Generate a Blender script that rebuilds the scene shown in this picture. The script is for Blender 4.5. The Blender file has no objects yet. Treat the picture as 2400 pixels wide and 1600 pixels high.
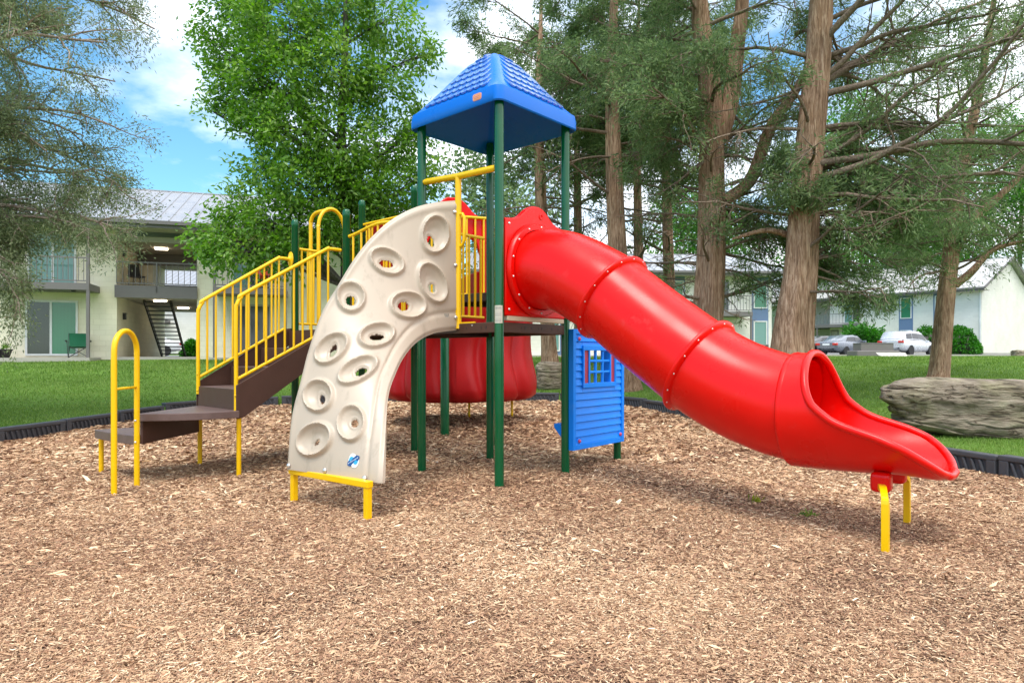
import bpy, math, random
import numpy as np
from mathutils import Vector, Matrix, Euler

rng = np.random.default_rng(7)
random.seed(7)
PI = math.pi
col = bpy.context.scene.collection

# ------------------------------------------------------------------ materials
MATS = {}
def nodes_of(name):
    m = bpy.data.materials.new(name); m.use_nodes = True
    nt = m.node_tree
    return m, nt, nt.nodes, nt.links, nt.nodes['Principled BSDF']

def mat(name, color, rough=0.5, metal=0.0, coat=0.0, var=0.12, vscale=6.0, bump=0.0, bscale=40.0, spec=0.5, rvar=0.12, coat_rough=0.15, wear=None, wamt=0.5, wscale=9.0, wstretch=(1, 1, 1), wlo=0.58):
    """painted / plastic / metal surface with slight colour and gloss wear"""
    if name in MATS: return MATS[name]
    m, nt, N, L, P = nodes_of(name)
    tc = N.new('ShaderNodeTexCoord')
    nz = N.new('ShaderNodeTexNoise'); nz.inputs['Scale'].default_value = vscale; nz.inputs['Detail'].default_value = 6
    L.new(tc.outputs['Object'], nz.inputs['Vector'])
    mx = N.new('ShaderNodeMix'); mx.data_type = 'RGBA'
    c = np.array(color[:3])
    mx.inputs['A'].default_value = (*np.clip(c * (1 - var), 0, 1), 1)
    mx.inputs['B'].default_value = (*np.clip(c * (1 + var), 0, 1), 1)
    L.new(nz.outputs['Fac'], mx.inputs['Factor'])
    colout = mx.outputs['Result']
    if wear is not None:        # scuffs, dirt and faded patches with their own shapes
        mpw = N.new('ShaderNodeMapping'); mpw.inputs['Scale'].default_value = wstretch; L.new(tc.outputs['Object'], mpw.inputs['Vector'])
        nw = N.new('ShaderNodeTexNoise'); nw.inputs['Scale'].default_value = wscale; nw.inputs['Detail'].default_value = 9; nw.inputs['Roughness'].default_value = .7; L.new(mpw.outputs[0], nw.inputs['Vector'])
        rw = N.new('ShaderNodeMapRange'); rw.inputs['From Min'].default_value = wlo; rw.inputs['From Max'].default_value = wlo + .16; rw.inputs['To Max'].default_value = wamt; L.new(nw.outputs['Fac'], rw.inputs['Value'])
        mw = N.new('ShaderNodeMix'); mw.data_type = 'RGBA'; L.new(rw.outputs['Result'], mw.inputs['Factor']); L.new(colout, mw.inputs['A']); mw.inputs['B'].default_value = (*wear, 1)
        colout = mw.outputs['Result']
    L.new(colout, P.inputs['Base Color'])
    mr = N.new('ShaderNodeMapRange')
    mr.inputs['From Min'].default_value = 0.3; mr.inputs['From Max'].default_value = 0.7
    mr.inputs['To Min'].default_value = max(0.02, rough - rvar * 0.5); mr.inputs['To Max'].default_value = min(1, rough + rvar * 0.5)
    L.new(nz.outputs['Fac'], mr.inputs['Value'])
    L.new(mr.outputs['Result'], P.inputs['Roughness'])
    P.inputs['Metallic'].default_value = metal
    P.inputs['Specular IOR Level'].default_value = spec
    P.inputs['Coat Weight'].default_value = coat
    P.inputs['Coat Roughness'].default_value = coat_rough
    if bump > 0:
        n2 = N.new('ShaderNodeTexNoise'); n2.inputs['Scale'].default_value = bscale; n2.inputs['Detail'].default_value = 5
        L.new(tc.outputs['Object'], n2.inputs['Vector'])
        b = N.new('ShaderNodeBump'); b.inputs['Strength'].default_value = bump; b.inputs['Distance'].default_value = 0.01
        L.new(n2.outputs['Fac'], b.inputs['Height']); L.new(b.outputs['Normal'], P.inputs['Normal'])
    MATS[name] = m
    return m

def ramp(N, stops):
    r = N.new('ShaderNodeValToRGB'); e = r.color_ramp.elements
    e[0].position, e[0].color = stops[0][0], (*stops[0][1], 1)
    e[1].position, e[1].color = stops[-1][0], (*stops[-1][1], 1)
    for p, c in stops[1:-1]:
        x = e.new(p); x.color = (*c, 1)
    return r

def leaf_mat(name, stops, trans=0.35, rough=0.45, tcol=None):
    m, nt, N, L, P = nodes_of(name)
    at = N.new('ShaderNodeAttribute'); at.attribute_name = 'tint'
    r = ramp(N, stops); L.new(at.outputs['Fac'], r.inputs['Fac'])
    L.new(r.outputs['Color'], P.inputs['Base Color']); P.inputs['Roughness'].default_value = rough
    P.inputs['Specular IOR Level'].default_value = 0.35
    if trans > 0:
        t = N.new('ShaderNodeBsdfTranslucent')
        g = N.new('ShaderNodeHueSaturation'); g.inputs['Value'].default_value = 1.5; g.inputs['Saturation'].default_value = 1.1
        L.new(r.outputs['Color'], g.inputs['Color']); L.new(g.outputs['Color'], t.inputs['Color'])
        ms = N.new('ShaderNodeMixShader'); ms.inputs[0].default_value = trans
        L.new(P.outputs[0], ms.inputs[1]); L.new(t.outputs[0], ms.inputs[2])
        L.new(ms.outputs[0], N['Material Output'].inputs[0])
    return m

def bark_mat(name, dark, mid, light, sx=15, sz=1.5, bump=1.0):
    m, nt, N, L, P = nodes_of(name)
    tc = N.new('ShaderNodeTexCoord')
    mp = N.new('ShaderNodeMapping'); mp.inputs['Scale'].default_value = (sx, sx, sz)
    L.new(tc.outputs['Object'], mp.inputs['Vector'])
    n = N.new('ShaderNodeTexNoise'); n.inputs['Scale'].default_value = 2.2; n.inputs['Detail'].default_value = 9; n.inputs['Roughness'].default_value = 0.68; n.inputs['Distortion'].default_value = 0.5
    L.new(mp.outputs[0], n.inputs['Vector'])
    r = ramp(N, [(0.30, dark), (0.48, mid), (0.66, light)])
    L.new(n.outputs['Fac'], r.inputs['Fac'])
    n3 = N.new('ShaderNodeTexNoise'); n3.inputs['Scale'].default_value = 1.3; n3.inputs['Detail'].default_value = 3
    L.new(tc.outputs['Object'], n3.inputs['Vector'])
    mr = N.new('ShaderNodeMapRange'); mr.inputs['From Min'].default_value = .35; mr.inputs['From Max'].default_value = .65
    mr.inputs['To Min'].default_value = .75; mr.inputs['To Max'].default_value = 1.2
    L.new(n3.outputs['Fac'], mr.inputs['Value'])
    hs = N.new('ShaderNodeHueSaturation'); L.new(r.outputs['Color'], hs.inputs['Color']); L.new(mr.outputs['Result'], hs.inputs['Value'])
    L.new(hs.outputs['Color'], P.inputs['Base Color'])
    P.inputs['Roughness'].default_value = 0.9; P.inputs['Specular IOR Level'].default_value = 0.15
    b = N.new('ShaderNodeBump'); b.inputs['Strength'].default_value = bump; b.inputs['Distance'].default_value = 0.03
    L.new(n.outputs['Fac'], b.inputs['Height']); L.new(b.outputs['Normal'], P.inputs['Normal'])
    return m

def brick_mat(name, color, line, dirt):
    m, nt, N, L, P = nodes_of(name)
    tc = N.new('ShaderNodeTexCoord'); sp = N.new('ShaderNodeSeparateXYZ'); L.new(tc.outputs['Object'], sp.inputs[0])
    ad = N.new('ShaderNodeMath'); ad.operation = 'ADD'; L.new(sp.outputs['X'], ad.inputs[0]); L.new(sp.outputs['Y'], ad.inputs[1])
    cb = N.new('ShaderNodeCombineXYZ'); L.new(ad.outputs[0], cb.inputs['X']); L.new(sp.outputs['Z'], cb.inputs['Y'])
    bk = N.new('ShaderNodeTexBrick'); bk.inputs['Scale'].default_value = 2.5
    bk.inputs['Mortar Size'].default_value = 0.022; bk.inputs['Mortar Smooth'].default_value = 0.6
    bk.inputs['Brick Width'].default_value = 1.0; bk.inputs['Row Height'].default_value = 0.5
    bk.inputs['Color1'].default_value = (*color, 1); bk.inputs['Color2'].default_value = (*[c * .93 for c in color], 1)
    bk.inputs['Mortar'].default_value = (*line, 1)
    L.new(cb.outputs[0], bk.inputs['Vector'])
    nz = N.new('ShaderNodeTexNoise'); nz.inputs['Scale'].default_value = 0.7; nz.inputs['Detail'].default_value = 7
    L.new(tc.outputs['Object'], nz.inputs['Vector'])
    rp = ramp(N, [(0.38, dirt), (0.6, (1, 1, 1))]); L.new(nz.outputs['Fac'], rp.inputs['Fac'])
    mx = N.new('ShaderNodeMix'); mx.data_type = 'RGBA'; mx.blend_type = 'MULTIPLY'; mx.inputs['Factor'].default_value = 0.6
    L.new(bk.outputs['Color'], mx.inputs['A']); L.new(rp.outputs['Color'], mx.inputs['B'])
    L.new(mx.outputs['Result'], P.inputs['Base Color']); P.inputs['Roughness'].default_value = 0.75
    b = N.new('ShaderNodeBump'); b.inputs['Strength'].default_value = 0.5; b.inputs['Distance'].default_value = 0.01
    L.new(bk.outputs['Fac'], b.inputs['Height']); b.invert = True; L.new(b.outputs['Normal'], P.inputs['Normal'])
    return m

def ground_mat(name, stops, scale, bump, rough=0.95, scale2=0.25, v=(0.8, 1.2), stretch=(1, 1, 1)):
    m, nt, N, L, P = nodes_of(name)
    tc = N.new('ShaderNodeTexCoord')
    mp = N.new('ShaderNodeMapping'); mp.inputs['Scale'].default_value = stretch; L.new(tc.outputs['Object'], mp.inputs['Vector'])
    n = N.new('ShaderNodeTexNoise'); n.inputs['Scale'].default_value = scale; n.inputs['Detail'].default_value = 8; n.inputs['Roughness'].default_value = 0.7
    L.new(mp.outputs[0], n.inputs['Vector'])
    r = ramp(N, stops); L.new(n.outputs['Fac'], r.inputs['Fac'])
    n2 = N.new('ShaderNodeTexNoise'); n2.inputs['Scale'].default_value = scale2; n2.inputs['Detail'].default_value = 4
    L.new(tc.outputs['Object'], n2.inputs['Vector'])
    mr = N.new('ShaderNodeMapRange'); mr.inputs['From Min'].default_value = .35; mr.inputs['From Max'].default_value = .65
    mr.inputs['To Min'].default_value, mr.inputs['To Max'].default_value = v
    L.new(n2.outputs['Fac'], mr.inputs['Value'])
    hs = N.new('ShaderNodeHueSaturation'); L.new(r.outputs['Color'], hs.inputs['Color']); L.new(mr.outputs['Result'], hs.inputs['Value'])
    L.new(hs.outputs['Color'], P.inputs['Base Color']); P.inputs['Roughness'].default_value = rough; P.inputs['Specular IOR Level'].default_value = 0.1
    b = N.new('ShaderNodeBump'); b.inputs['Strength'].default_value = bump; b.inputs['Distance'].default_value = 0.03
    L.new(n.outputs['Fac'], b.inputs['Height']); L.new(b.outputs['Normal'], P.inputs['Normal'])
    return m

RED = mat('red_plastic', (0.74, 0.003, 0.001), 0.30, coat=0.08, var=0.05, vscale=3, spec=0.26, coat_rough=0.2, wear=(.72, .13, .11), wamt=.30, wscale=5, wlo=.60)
RED2 = mat('red_plastic_shaded', (0.38, 0.005, 0.006), 0.42, spec=0.25, var=0.06, vscale=3)  # darker copy of the red: shade under the deck put into the colour
YEL = mat('yellow_powder_coat', (0.86, 0.50, 0.0), 0.36, coat=0.12, spec=0.35, var=0.06, vscale=5, wear=(.42, .23, .03), wamt=.5, wscale=14, wlo=.62)
GRN = mat('green_powder_coat', (0.0, 0.088, 0.028), 0.2, coat=0.25, spec=0.4, var=0.1, vscale=5, coat_rough=0.06)
BLU = mat('blue_plastic', (0.0, 0.145, 0.62), 0.3, coat=0.05, spec=0.25, var=0.05, vscale=4)
BLUR = mat('blue_shingle_plastic', (0.0, 0.15, 0.62), 0.2, coat=1.0, spec=0.8, var=0.05, vscale=4, coat_rough=0.12)
BLUR.node_tree.nodes['Principled BSDF'].inputs['Coat IOR'].default_value = 1.9
BLUP = mat('blue_panel_plastic', (0.0, 0.22, 0.85), 0.42, spec=0.3, var=0.06, vscale=4, wear=(.10, .30, .75), wamt=.4, wscale=6, wlo=.58)
BGE = mat('beige_plastic', (0.455, 0.37, 0.28), 0.42, coat=0.05, var=0.06, vscale=3.5, wear=(.25, .20, .145), wamt=.45, wscale=4, wstretch=(2.2, 2.2, .7), wlo=.54, bump=0.03, bscale=120)
BRN = mat('brown_vinyl', (0.075, 0.036, 0.025), 0.5, spec=0.3, var=0.22, vscale=7, bump=0.15, bscale=80)
BRNT = mat('brown_vinyl_worn_top', (0.13, 0.082, 0.072), 0.36, var=0.35, vscale=9, bump=0.2, bscale=60)
STL = mat('steel_bolt', (0.7, 0.68, 0.66), 0.3, metal=0.8, var=0.05)
CREAMPL = mat('cream_plastic', (0.6, 0.5, 0.35), 0.5)
PINK = mat('rose_shutter_plastic', (0.38, 0.03, 0.06), 0.45)
ORG = mat('orange_emblem', (0.75, 0.3, 0.12), 0.5)
PNKL = mat('pale_rose_emblem_border', (0.75, 0.35, 0.30), 0.5)
STICK = mat('pale_sticker', (0.55, 0.52, 0.42), 0.5)
GREYP = mat('grey_print', (0.3, 0.29, 0.26), 0.6)
LBLUE = mat('sticker_sky_blue', (0.03, 0.32, 0.62), 0.4)
NAVY = mat('sticker_navy', (0.01, 0.06, 0.2), 0.4)
WHT = mat('sticker_white', (0.75, 0.8, 0.82), 0.4)
TIMB = mat('grey_border_plastic', (0.055, 0.055, 0.062), 0.5, var=0.25, vscale=8, bump=0.1)
BLK = mat('black_metal', (0.02, 0.018, 0.018), 0.5)
GREYTRIM = mat('grey_brown_trim', (0.16, 0.145, 0.14), 0.6, var=0.12)
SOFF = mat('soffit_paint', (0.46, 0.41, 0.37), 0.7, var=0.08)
WHTRIM = mat('white_vinyl_frame', (0.72, 0.72, 0.70), 0.4)
BRICK = brick_mat('cream_painted_brick', (0.92, 0.85, 0.66), (0.82, 0.75, 0.57), (0.82, 0.80, 0.74))
BRICKW = brick_mat('white_painted_brick', (0.82, 0.79, 0.72), (0.74, 0.71, 0.64), (0.9, 0.89, 0.86))
ROOFM = mat('pale_metal_roof', (0.36, 0.36, 0.37), 0.45, metal=0.25, var=0.08, vscale=1.5)
SHING = mat('pale_shingle_roof', (0.44, 0.42, 0.405), 0.85, var=0.1, vscale=14)
CONC = mat('concrete', (0.42, 0.39, 0.34), 0.85, var=0.14, vscale=3, bump=0.2)
TAUPE = mat('taupe_box_paint', (0.17, 0.15, 0.14), 0.6)
BLUETRIM = mat('slate_blue_trim', (0.13, 0.20, 0.34), 0.6)
TYRE = mat('tyre_rubber', (0.02, 0.02, 0.02), 0.8)
RIM = mat('alloy_rim', (0.6, 0.6, 0.62), 0.3, metal=0.8)
TAIL = mat('tail_light_red', (0.5, 0.02, 0.01), 0.25, coat=0.5)
CHFAB = mat('green_chair_fabric', (0.005, 0.12, 0.05), 0.8)

def glass_mat(name, color, rough=0.08):
    m, nt, N, L, P = nodes_of(name)
    tc = N.new('ShaderNodeTexCoord')
    w = N.new('ShaderNodeTexWave'); w.inputs['Scale'].default_value = 7; w.inputs['Distortion'].default_value = 0.4
    L.new(tc.outputs['Object'], w.inputs['Vector'])
    r = ramp(N, [(0.2, tuple(c * .8 for c in color)), (0.8, color)]); L.new(w.outputs['Fac'], r.inputs['Fac'])
    L.new(r.outputs['Color'], P.inputs['Base Color']); P.inputs['Roughness'].default_value = rough
    P.inputs['Specular IOR Level'].default_value = 0.8
    return m
GLG = glass_mat('green_tinted_glass', (0.05, 0.25, 0.13))
GLD = glass_mat('dark_door_glass', (0.05, 0.065, 0.055))
GLT = glass_mat('teal_blind_glass', (0.16, 0.34, 0.30))
GLC = glass_mat('car_glass', (0.03, 0.035, 0.04), 0.05)
GLB = glass_mat('blue_reflecting_glass', (0.05, 0.07, 0.09))

def emit_mat(name, color, s):
    m, nt, N, L, P = nodes_of(name)
    P.inputs['Emission Color'].default_value = (*color, 1); P.inputs['Emission Strength'].default_value = s
    P.inputs['Base Color'].default_value = (*color, 1)
    return m
LAMP = emit_mat('lit_ceiling_lamp', (1.0, 0.85, 0.6), 4.0)

CEDBARK = bark_mat('cedar_bark', (0.10, 0.054, 0.034), (0.33, 0.195, 0.122), (0.58, 0.40, 0.28))
CEDBR = bark_mat('cedar_branch_bark', (0.08, 0.056, 0.04), (0.18, 0.13, 0.095), (0.32, 0.245, 0.18), sx=14, sz=14, bump=0.3)
LTBARK = bark_mat('weathered_branch_bark', (0.15, 0.105, 0.085), (0.30, 0.23, 0.185), (0.48, 0.40, 0.33), sx=14, sz=14, bump=0.3)
OAKBARK = bark_mat('broadleaf_bark', (0.04, 0.034, 0.03), (0.10, 0.088, 0.078), (0.18, 0.16, 0.14))
LEAFG = leaf_mat('broadleaf_leaves', [(0, (0.055, 0.14, 0.014)), (0.5, (0.125, 0.27, 0.028)), (1, (0.27, 0.41, 0.085))], 0.45, 0.4)
LEAFB = leaf_mat('bright_far_leaves', [(0, (0.04, 0.13, 0.02)), (0.5, (0.08, 0.22, 0.03)), (1, (0.15, 0.32, 0.05))], 0.4, 0.5)
CEDLF = leaf_mat('cedar_sprays', [(0, (0.065, 0.115, 0.043)), (0.5, (0.13, 0.20, 0.075)), (1, (0.23, 0.30, 0.125))], 0.4, 0.7)
CEDLG = leaf_mat('olive_cedar_sprays', [(0, (0.10, 0.14, 0.065)), (0.5, (0.185, 0.235, 0.115)), (1, (0.32, 0.36, 0.20))], 0.4, 0.7)
BUSHLF = leaf_mat('bush_leaves', [(0, (0.02, 0.10, 0.008)), (0.5, (0.04, 0.19, 0.012)), (1, (0.08, 0.28, 0.02))], 0.3, 0.5)
GRASSM = leaf_mat('grass_blades', [(0, (0.055, 0.12, 0.016)), (0.5, (0.14, 0.24, 0.036)), (1, (0.31, 0.39, 0.11))], 0.35, 0.6)
CHIPM = leaf_mat('wood_chip', [(0, (0.125, 0.058, 0.034)), (0.25, (0.285, 0.150, 0.088)), (0.5, (0.46, 0.272, 0.155)), (0.75, (0.68, 0.46, 0.272)), (1, (0.90, 0.73, 0.50))], 0, 0.85)
WEEDM = leaf_mat('weed_leaves', [(0, (0.10, 0.16, 0.01)), (1, (0.30, 0.32, 0.02))], 0.3, 0.6)
MULCHM = ground_mat('mulch_ground', [(0.3, (0.085, 0.045, 0.029)), (0.5, (0.22, 0.125, 0.08)), (0.7, (0.38, 0.24, 0.16))], 34, 1.0, scale2=0.5)
LAWNM = ground_mat('lawn_ground', [(0.3, (0.10, 0.085, 0.035)), (0.5, (0.085, 0.17, 0.025)), (0.7, (0.15, 0.25, 0.05))], 16, 0.8, scale2=0.35)
ASPH = ground_mat('asphalt', [(0.3, (0.16, 0.16, 0.165)), (0.7, (0.24, 0.24, 0.245))], 30, 0.3, 0.9)

def rock_mat():
    m, nt, N, L, P = nodes_of('layered_limestone')
    tc = N.new('ShaderNodeTexCoord')
    mp = N.new('ShaderNodeMapping'); mp.inputs['Scale'].default_value = (2.0, 2.0, 7.5); L.new(tc.outputs['Object'], mp.inputs['Vector'])
    n = N.new('ShaderNodeTexNoise'); n.inputs['Scale'].default_value = 1.6; n.inputs['Detail'].default_value = 10; n.inputs['Roughness'].default_value = .65; n.inputs['Distortion'].default_value = 0.3
    L.new(mp.outputs[0], n.inputs['Vector'])
    r = ramp(N, [(0.28, (0.06, 0.048, 0.034)), (0.42, (0.19, 0.15, 0.105)), (0.6, (0.30, 0.245, 0.18)), (0.75, (0.45, 0.385, 0.30))])
    L.new(n.outputs['Fac'], r.inputs['Fac'])
    n2 = N.new('ShaderNodeTexNoise'); n2.inputs['Scale'].default_value = 2.5; n2.inputs['Detail'].default_value = 6; L.new(tc.outputs['Object'], n2.inputs['Vector'])
    r2 = ramp(N, [(0.45, (1, 1, 1)), (0.65, (0.75, 0.85, 0.55))]); L.new(n2.outputs['Fac'], r2.inputs['Fac'])
    mx = N.new('ShaderNodeMix'); mx.data_type = 'RGBA'; mx.blend_type = 'MULTIPLY'; mx.inputs['Factor'].default_value = 0.7
    L.new(r.outputs['Color'], mx.inputs['A']); L.new(r2.outputs['Color'], mx.inputs['B'])
    # thin dark bedding cracks
    mp3 = N.new('ShaderNodeMapping'); mp3.inputs['Scale'].default_value = (.7, .7, 4.2); L.new(tc.outputs['Object'], mp3.inputs['Vector'])
    n3 = N.new('ShaderNodeTexNoise'); n3.inputs['Scale'].default_value = 2.0; n3.inputs['Detail'].default_value = 5; n3.inputs['Distortion'].default_value = .8; L.new(mp3.outputs[0], n3.inputs['Vector'])
    s1 = N.new('ShaderNodeMath'); s1.operation = 'SUBTRACT'; L.new(n3.outputs['Fac'], s1.inputs[0]); s1.inputs[1].default_value = .5
    s2 = N.new('ShaderNodeMath'); s2.operation = 'ABSOLUTE'; L.new(s1.outputs[0], s2.inputs[0])
    rc = ramp(N, [(0.0, (.12, .10, .08)), (0.012, (.55, .5, .45)), (0.03, (1, 1, 1))]); L.new(s2.outputs[0], rc.inputs['Fac'])
    m3 = N.new('ShaderNodeMix'); m3.data_type = 'RGBA'; m3.blend_type = 'MULTIPLY'; m3.inputs['Factor'].default_value = 1
    L.new(mx.outputs['Result'], m3.inputs['A']); L.new(rc.outputs['Color'], m3.inputs['B'])
    L.new(m3.outputs['Result'], P.inputs['Base Color']); P.inputs['Roughness'].default_value = 0.9
    b = N.new('ShaderNodeBump'); b.inputs['Strength'].default_value = 1.0; b.inputs['Distance'].default_value = 0.06
    L.new(n.outputs['Fac'], b.inputs['Height']); L.new(b.outputs['Normal'], P.inputs['Normal'])
    return m
ROCKM = rock_mat()

# ------------------------------------------------------------------ mesh helpers
def link(o, parent=None, local=False):
    col.objects.link(o)
    if parent is not None:
        o.parent = parent
        if not local:
            o.matrix_parent_inverse = parent.matrix_basis.inverted()
    return o

def tag(o, label=None, cat=None, group=None, kind=None):
    if label: o['label'] = label
    if cat: o['category'] = cat
    if group: o['group'] = group
    if kind: o['kind'] = kind
    return o

def empty(name, loc, label, cat, rz=0.0, group=None):
    o = bpy.data.objects.new(name, None); o.location = loc; o.rotation_euler = (0, 0, rz); o.empty_display_size = 0.2
    col.objects.link(o); tag(o, label, cat, group); return o

def np_mesh(name, V, Fc, mats, parent=None, local=False, smooth=False, tint=None, label=None):
    """mesh from numpy arrays; Fc is (n,k)"""
    V = np.asarray(V, np.float32); Fc = np.asarray(Fc, np.int32)
    me = bpy.data.meshes.new(name)
    me.vertices.add(len(V)); me.vertices.foreach_set('co', V.ravel())
    k = Fc.shape[1]
    me.loops.add(Fc.size); me.loops.foreach_set('vertex_index', Fc.ravel())
    me.polygons.add(len(Fc)); me.polygons.foreach_set('loop_start', np.arange(len(Fc), dtype=np.int32) * k)
    me.polygons.foreach_set('loop_total', np.full(len(Fc), k, np.int32))
    me.polygons.foreach_set('use_smooth', np.full(len(Fc), smooth))
    if tint is not None:
        a = me.attributes.new('tint', 'FLOAT', 'POINT'); a.data.foreach_set('value', np.asarray(tint, np.float32))
    me.update(calc_edges=True); me.validate()
    me.materials.append(mats)
    o = bpy.data.objects.new(name, me); link(o, parent, local)
    if label: o['label'] = label
    return o

class MB:
    def __init__(s): s.v = []; s.f = []; s.m = []; s.cm = 0
    def add(s, V, Fs):
        n = len(s.v); s.v.extend([tuple(p) for p in V]); s.f.extend([tuple(i + n for i in q) for q in Fs]); s.m.extend([s.cm] * len(Fs))
    def box(s, c, size, M=None):
        hx, hy, hz = size[0] / 2, size[1] / 2, size[2] / 2
        P = [Vector((x, y, z)) for x in (-hx, hx) for y in (-hy, hy) for z in (-hz, hz)]
        if M is not None: P = [M @ p for p in P]
        P = [p + Vector(c) for p in P]
        s.add(P, [(0, 1, 3, 2), (4, 6, 7, 5), (0, 4, 5, 1), (2, 3, 7, 6), (0, 2, 6, 4), (1, 5, 7, 3)])
    def bb(s, x0, x1, y0, y1, z0, z1): s.box(((x0 + x1) / 2, (y0 + y1) / 2, (z0 + z1) / 2), (abs(x1 - x0), abs(y1 - y0), abs(z1 - z0)))
    def bar(s, a, b, w, h, up=(0, 0, 1)):
        """rectangular bar from a to b"""
        a = Vector(a); b = Vector(b); d = (b - a); L = d.length; d.normalize()
        upv = Vector(up)
        if abs(d.dot(upv)) > .99: upv = Vector((1, 0, 0))
        sx = d.cross(upv).normalized(); uz = sx.cross(d).normalized()
        M = Matrix((d, sx, uz)).transposed()
        s.box((a + b) / 2, (L, w, h), M)
    def prism(s, poly, z0, z1):
        n = len(poly)
        V = [(p[0], p[1], z0) for p in poly] + [(p[0], p[1], z1) for p in poly]
        F = [tuple(range(n - 1, -1, -1)), tuple(range(n, 2 * n))] + [(i, (i + 1) % n, n + (i + 1) % n, n + i) for i in range(n)]
        s.add(V, F)
    def extrude(s, pts, off):
        """closed 3-D outline pushed along off"""
        n = len(pts); off = Vector(off)
        V = [Vector(p) for p in pts] + [Vector(p) + off for p in pts]
        F = [tuple(range(n - 1, -1, -1)), tuple(range(n, 2 * n))] + [(i, (i + 1) % n, n + (i + 1) % n, n + i) for i in range(n)]
        s.add(V, F)
    def tube(s, pts, r, seg=10, cap=True, closed=False):
        pts = [Vector(p) for p in pts]; n = len(pts)
        rs = r if hasattr(r, '__len__') else [r] * n
        prev = None; V = []; F = []
        for i, p in enumerate(pts):
            if closed: t = pts[(i + 1) % n] - pts[i - 1]
            else: t = pts[min(i + 1, n - 1)] - pts[max(i - 1, 0)]
            if t.length < 1e-9: t = Vector((0, 0, 1))
            t.normalize()
            if prev is None:
                a = Vector((0, 0, 1)) if abs(t.z) < .9 else Vector((1, 0, 0))
                prev = t.cross(a).normalized()
            else:
                prev = (prev - t * prev.dot(t)).normalized()
            b = t.cross(prev)
            for k in range(seg):
                an = 2 * PI * k / seg
                V.append(p + (prev * math.cos(an) + b * math.sin(an)) * rs[i])
        m = n if closed else n - 1
        for i in range(m):
            j = (i + 1) % n
            for k in range(seg):
                k2 = (k + 1) % seg
                F.append((i * seg + k, i * seg + k2, j * seg + k2, j * seg + k))
        if cap and not closed:
            F.append(tuple(range(seg - 1, -1, -1))); F.append(tuple((n - 1) * seg + k for k in range(seg)))
        s.add(V, F)
    def lathe(s, prof, c=(0, 0, 0), seg=20, M=None, cap=True):
        """prof: (r, z) list turned about local z"""
        V = []; F = []; n = len(prof); c = Vector(c)
        for r, z in prof:
            for k in range(seg):
                p = Vector((r * math.cos(2 * PI * k / seg), r * math.sin(2 * PI * k / seg), z))
                if M is not None: p = M @ p
                V.append(p + c)
        for i in range(n - 1):
            for k in range(seg):
                k2 = (k + 1) % seg
                F.append((i * seg + k, i * seg + k2, (i + 1) * seg + k2, (i + 1) * seg + k))
        if cap:
            F.append(tuple(range(seg - 1, -1, -1))); F.append(tuple((n - 1) * seg + k for k in range(seg)))
        s.add(V, F)
    def bolt(s, c, n, r=0.012, h=0.008):
        n = Vector(n).normalized(); q = n.to_track_quat('Z', 'Y').to_matrix()
        s.lathe([(r, 0), (r * .92, h * .5), (r * .6, h * .9), (r * .15, h)], c, 10, q)
    def grid(s, G, closed_u=False):
        """G[i][j] points"""
        n = len(G); k = len(G[0]); V = [p for row in G for p in row]; F = []
        for i in range(n if closed_u else n - 1):
            for j in range(k - 1):
                i2 = (i + 1) % n
                F.append((i * k + j, i * k + j + 1, i2 * k + j + 1, i2 * k + j))
        s.add(V, F)
    def bolts(s, parent, name='bolt'):
        return None
    def build(s, name, mats, parent=None, local=False, smooth=False, bevel=0, label=None, solid=0, subsurf=0, auto=None, bseg=2):
        me = bpy.data.meshes.new(name); me.from_pydata([tuple(p) for p in s.v], [], s.f); me.update()
        if not isinstance(mats, (list, tuple)): mats = [mats]
        for m in mats: me.materials.append(m)
        if len(mats) > 1: me.polygons.foreach_set('material_index', s.m)
        if smooth: me.polygons.foreach_set('use_smooth', [True] * len(me.polygons))
        if auto is not None:
            me.set_sharp_from_angle(angle=math.radians(auto))
        o = bpy.data.objects.new(name, me); link(o, parent, local)
        if solid:
            md = o.modifiers.new('solid', 'SOLIDIFY'); md.thickness = solid; md.offset = 0
        if bevel:
            md = o.modifiers.new('bevel', 'BEVEL'); md.width = bevel; md.segments = bseg; md.limit_method = 'ANGLE'; md.angle_limit = math.radians(40)
        if subsurf:
            md = o.modifiers.new('sub', 'SUBSURF'); md.levels = subsurf; md.render_levels = subsurf
        if label: o['label'] = label
        return o

def lerp(a, b, t): return a + (b - a) * t
def sstep(a, b, x):
    t = np.clip((np.asarray(x, float) - a) / (b - a), 0, 1); return t * t * (3 - 2 * t)
def curve(pts, n):
    """Catmull-Rom through points"""
    P = [np.array(p, float) for p in pts]; P = [2 * P[0] - P[1]] + P + [2 * P[-1] - P[-2]]
    m = len(P) - 3; out = []
    for i in range(n):
        x = i / (n - 1) * m; k = min(int(x), m - 1); t = x - k
        a, b, c, d = P[k:k + 4]
        out.append(0.5 * ((2 * b) + (c - a) * t + (2 * a - 5 * b + 4 * c - d) * t * t + (3 * b - a - 3 * c + d) * t ** 3))
    return out

# pixel of the 2400 x 1600 photograph at a depth -> world (camera height 1.22, focal 1560 px, level)
FPX, HOR, EYE = 1560.0, 834.0, 1.22
def at(px, py, d): return ((px - 1200) * d / FPX, d, EYE - (py - HOR) * d / FPX)

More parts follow.
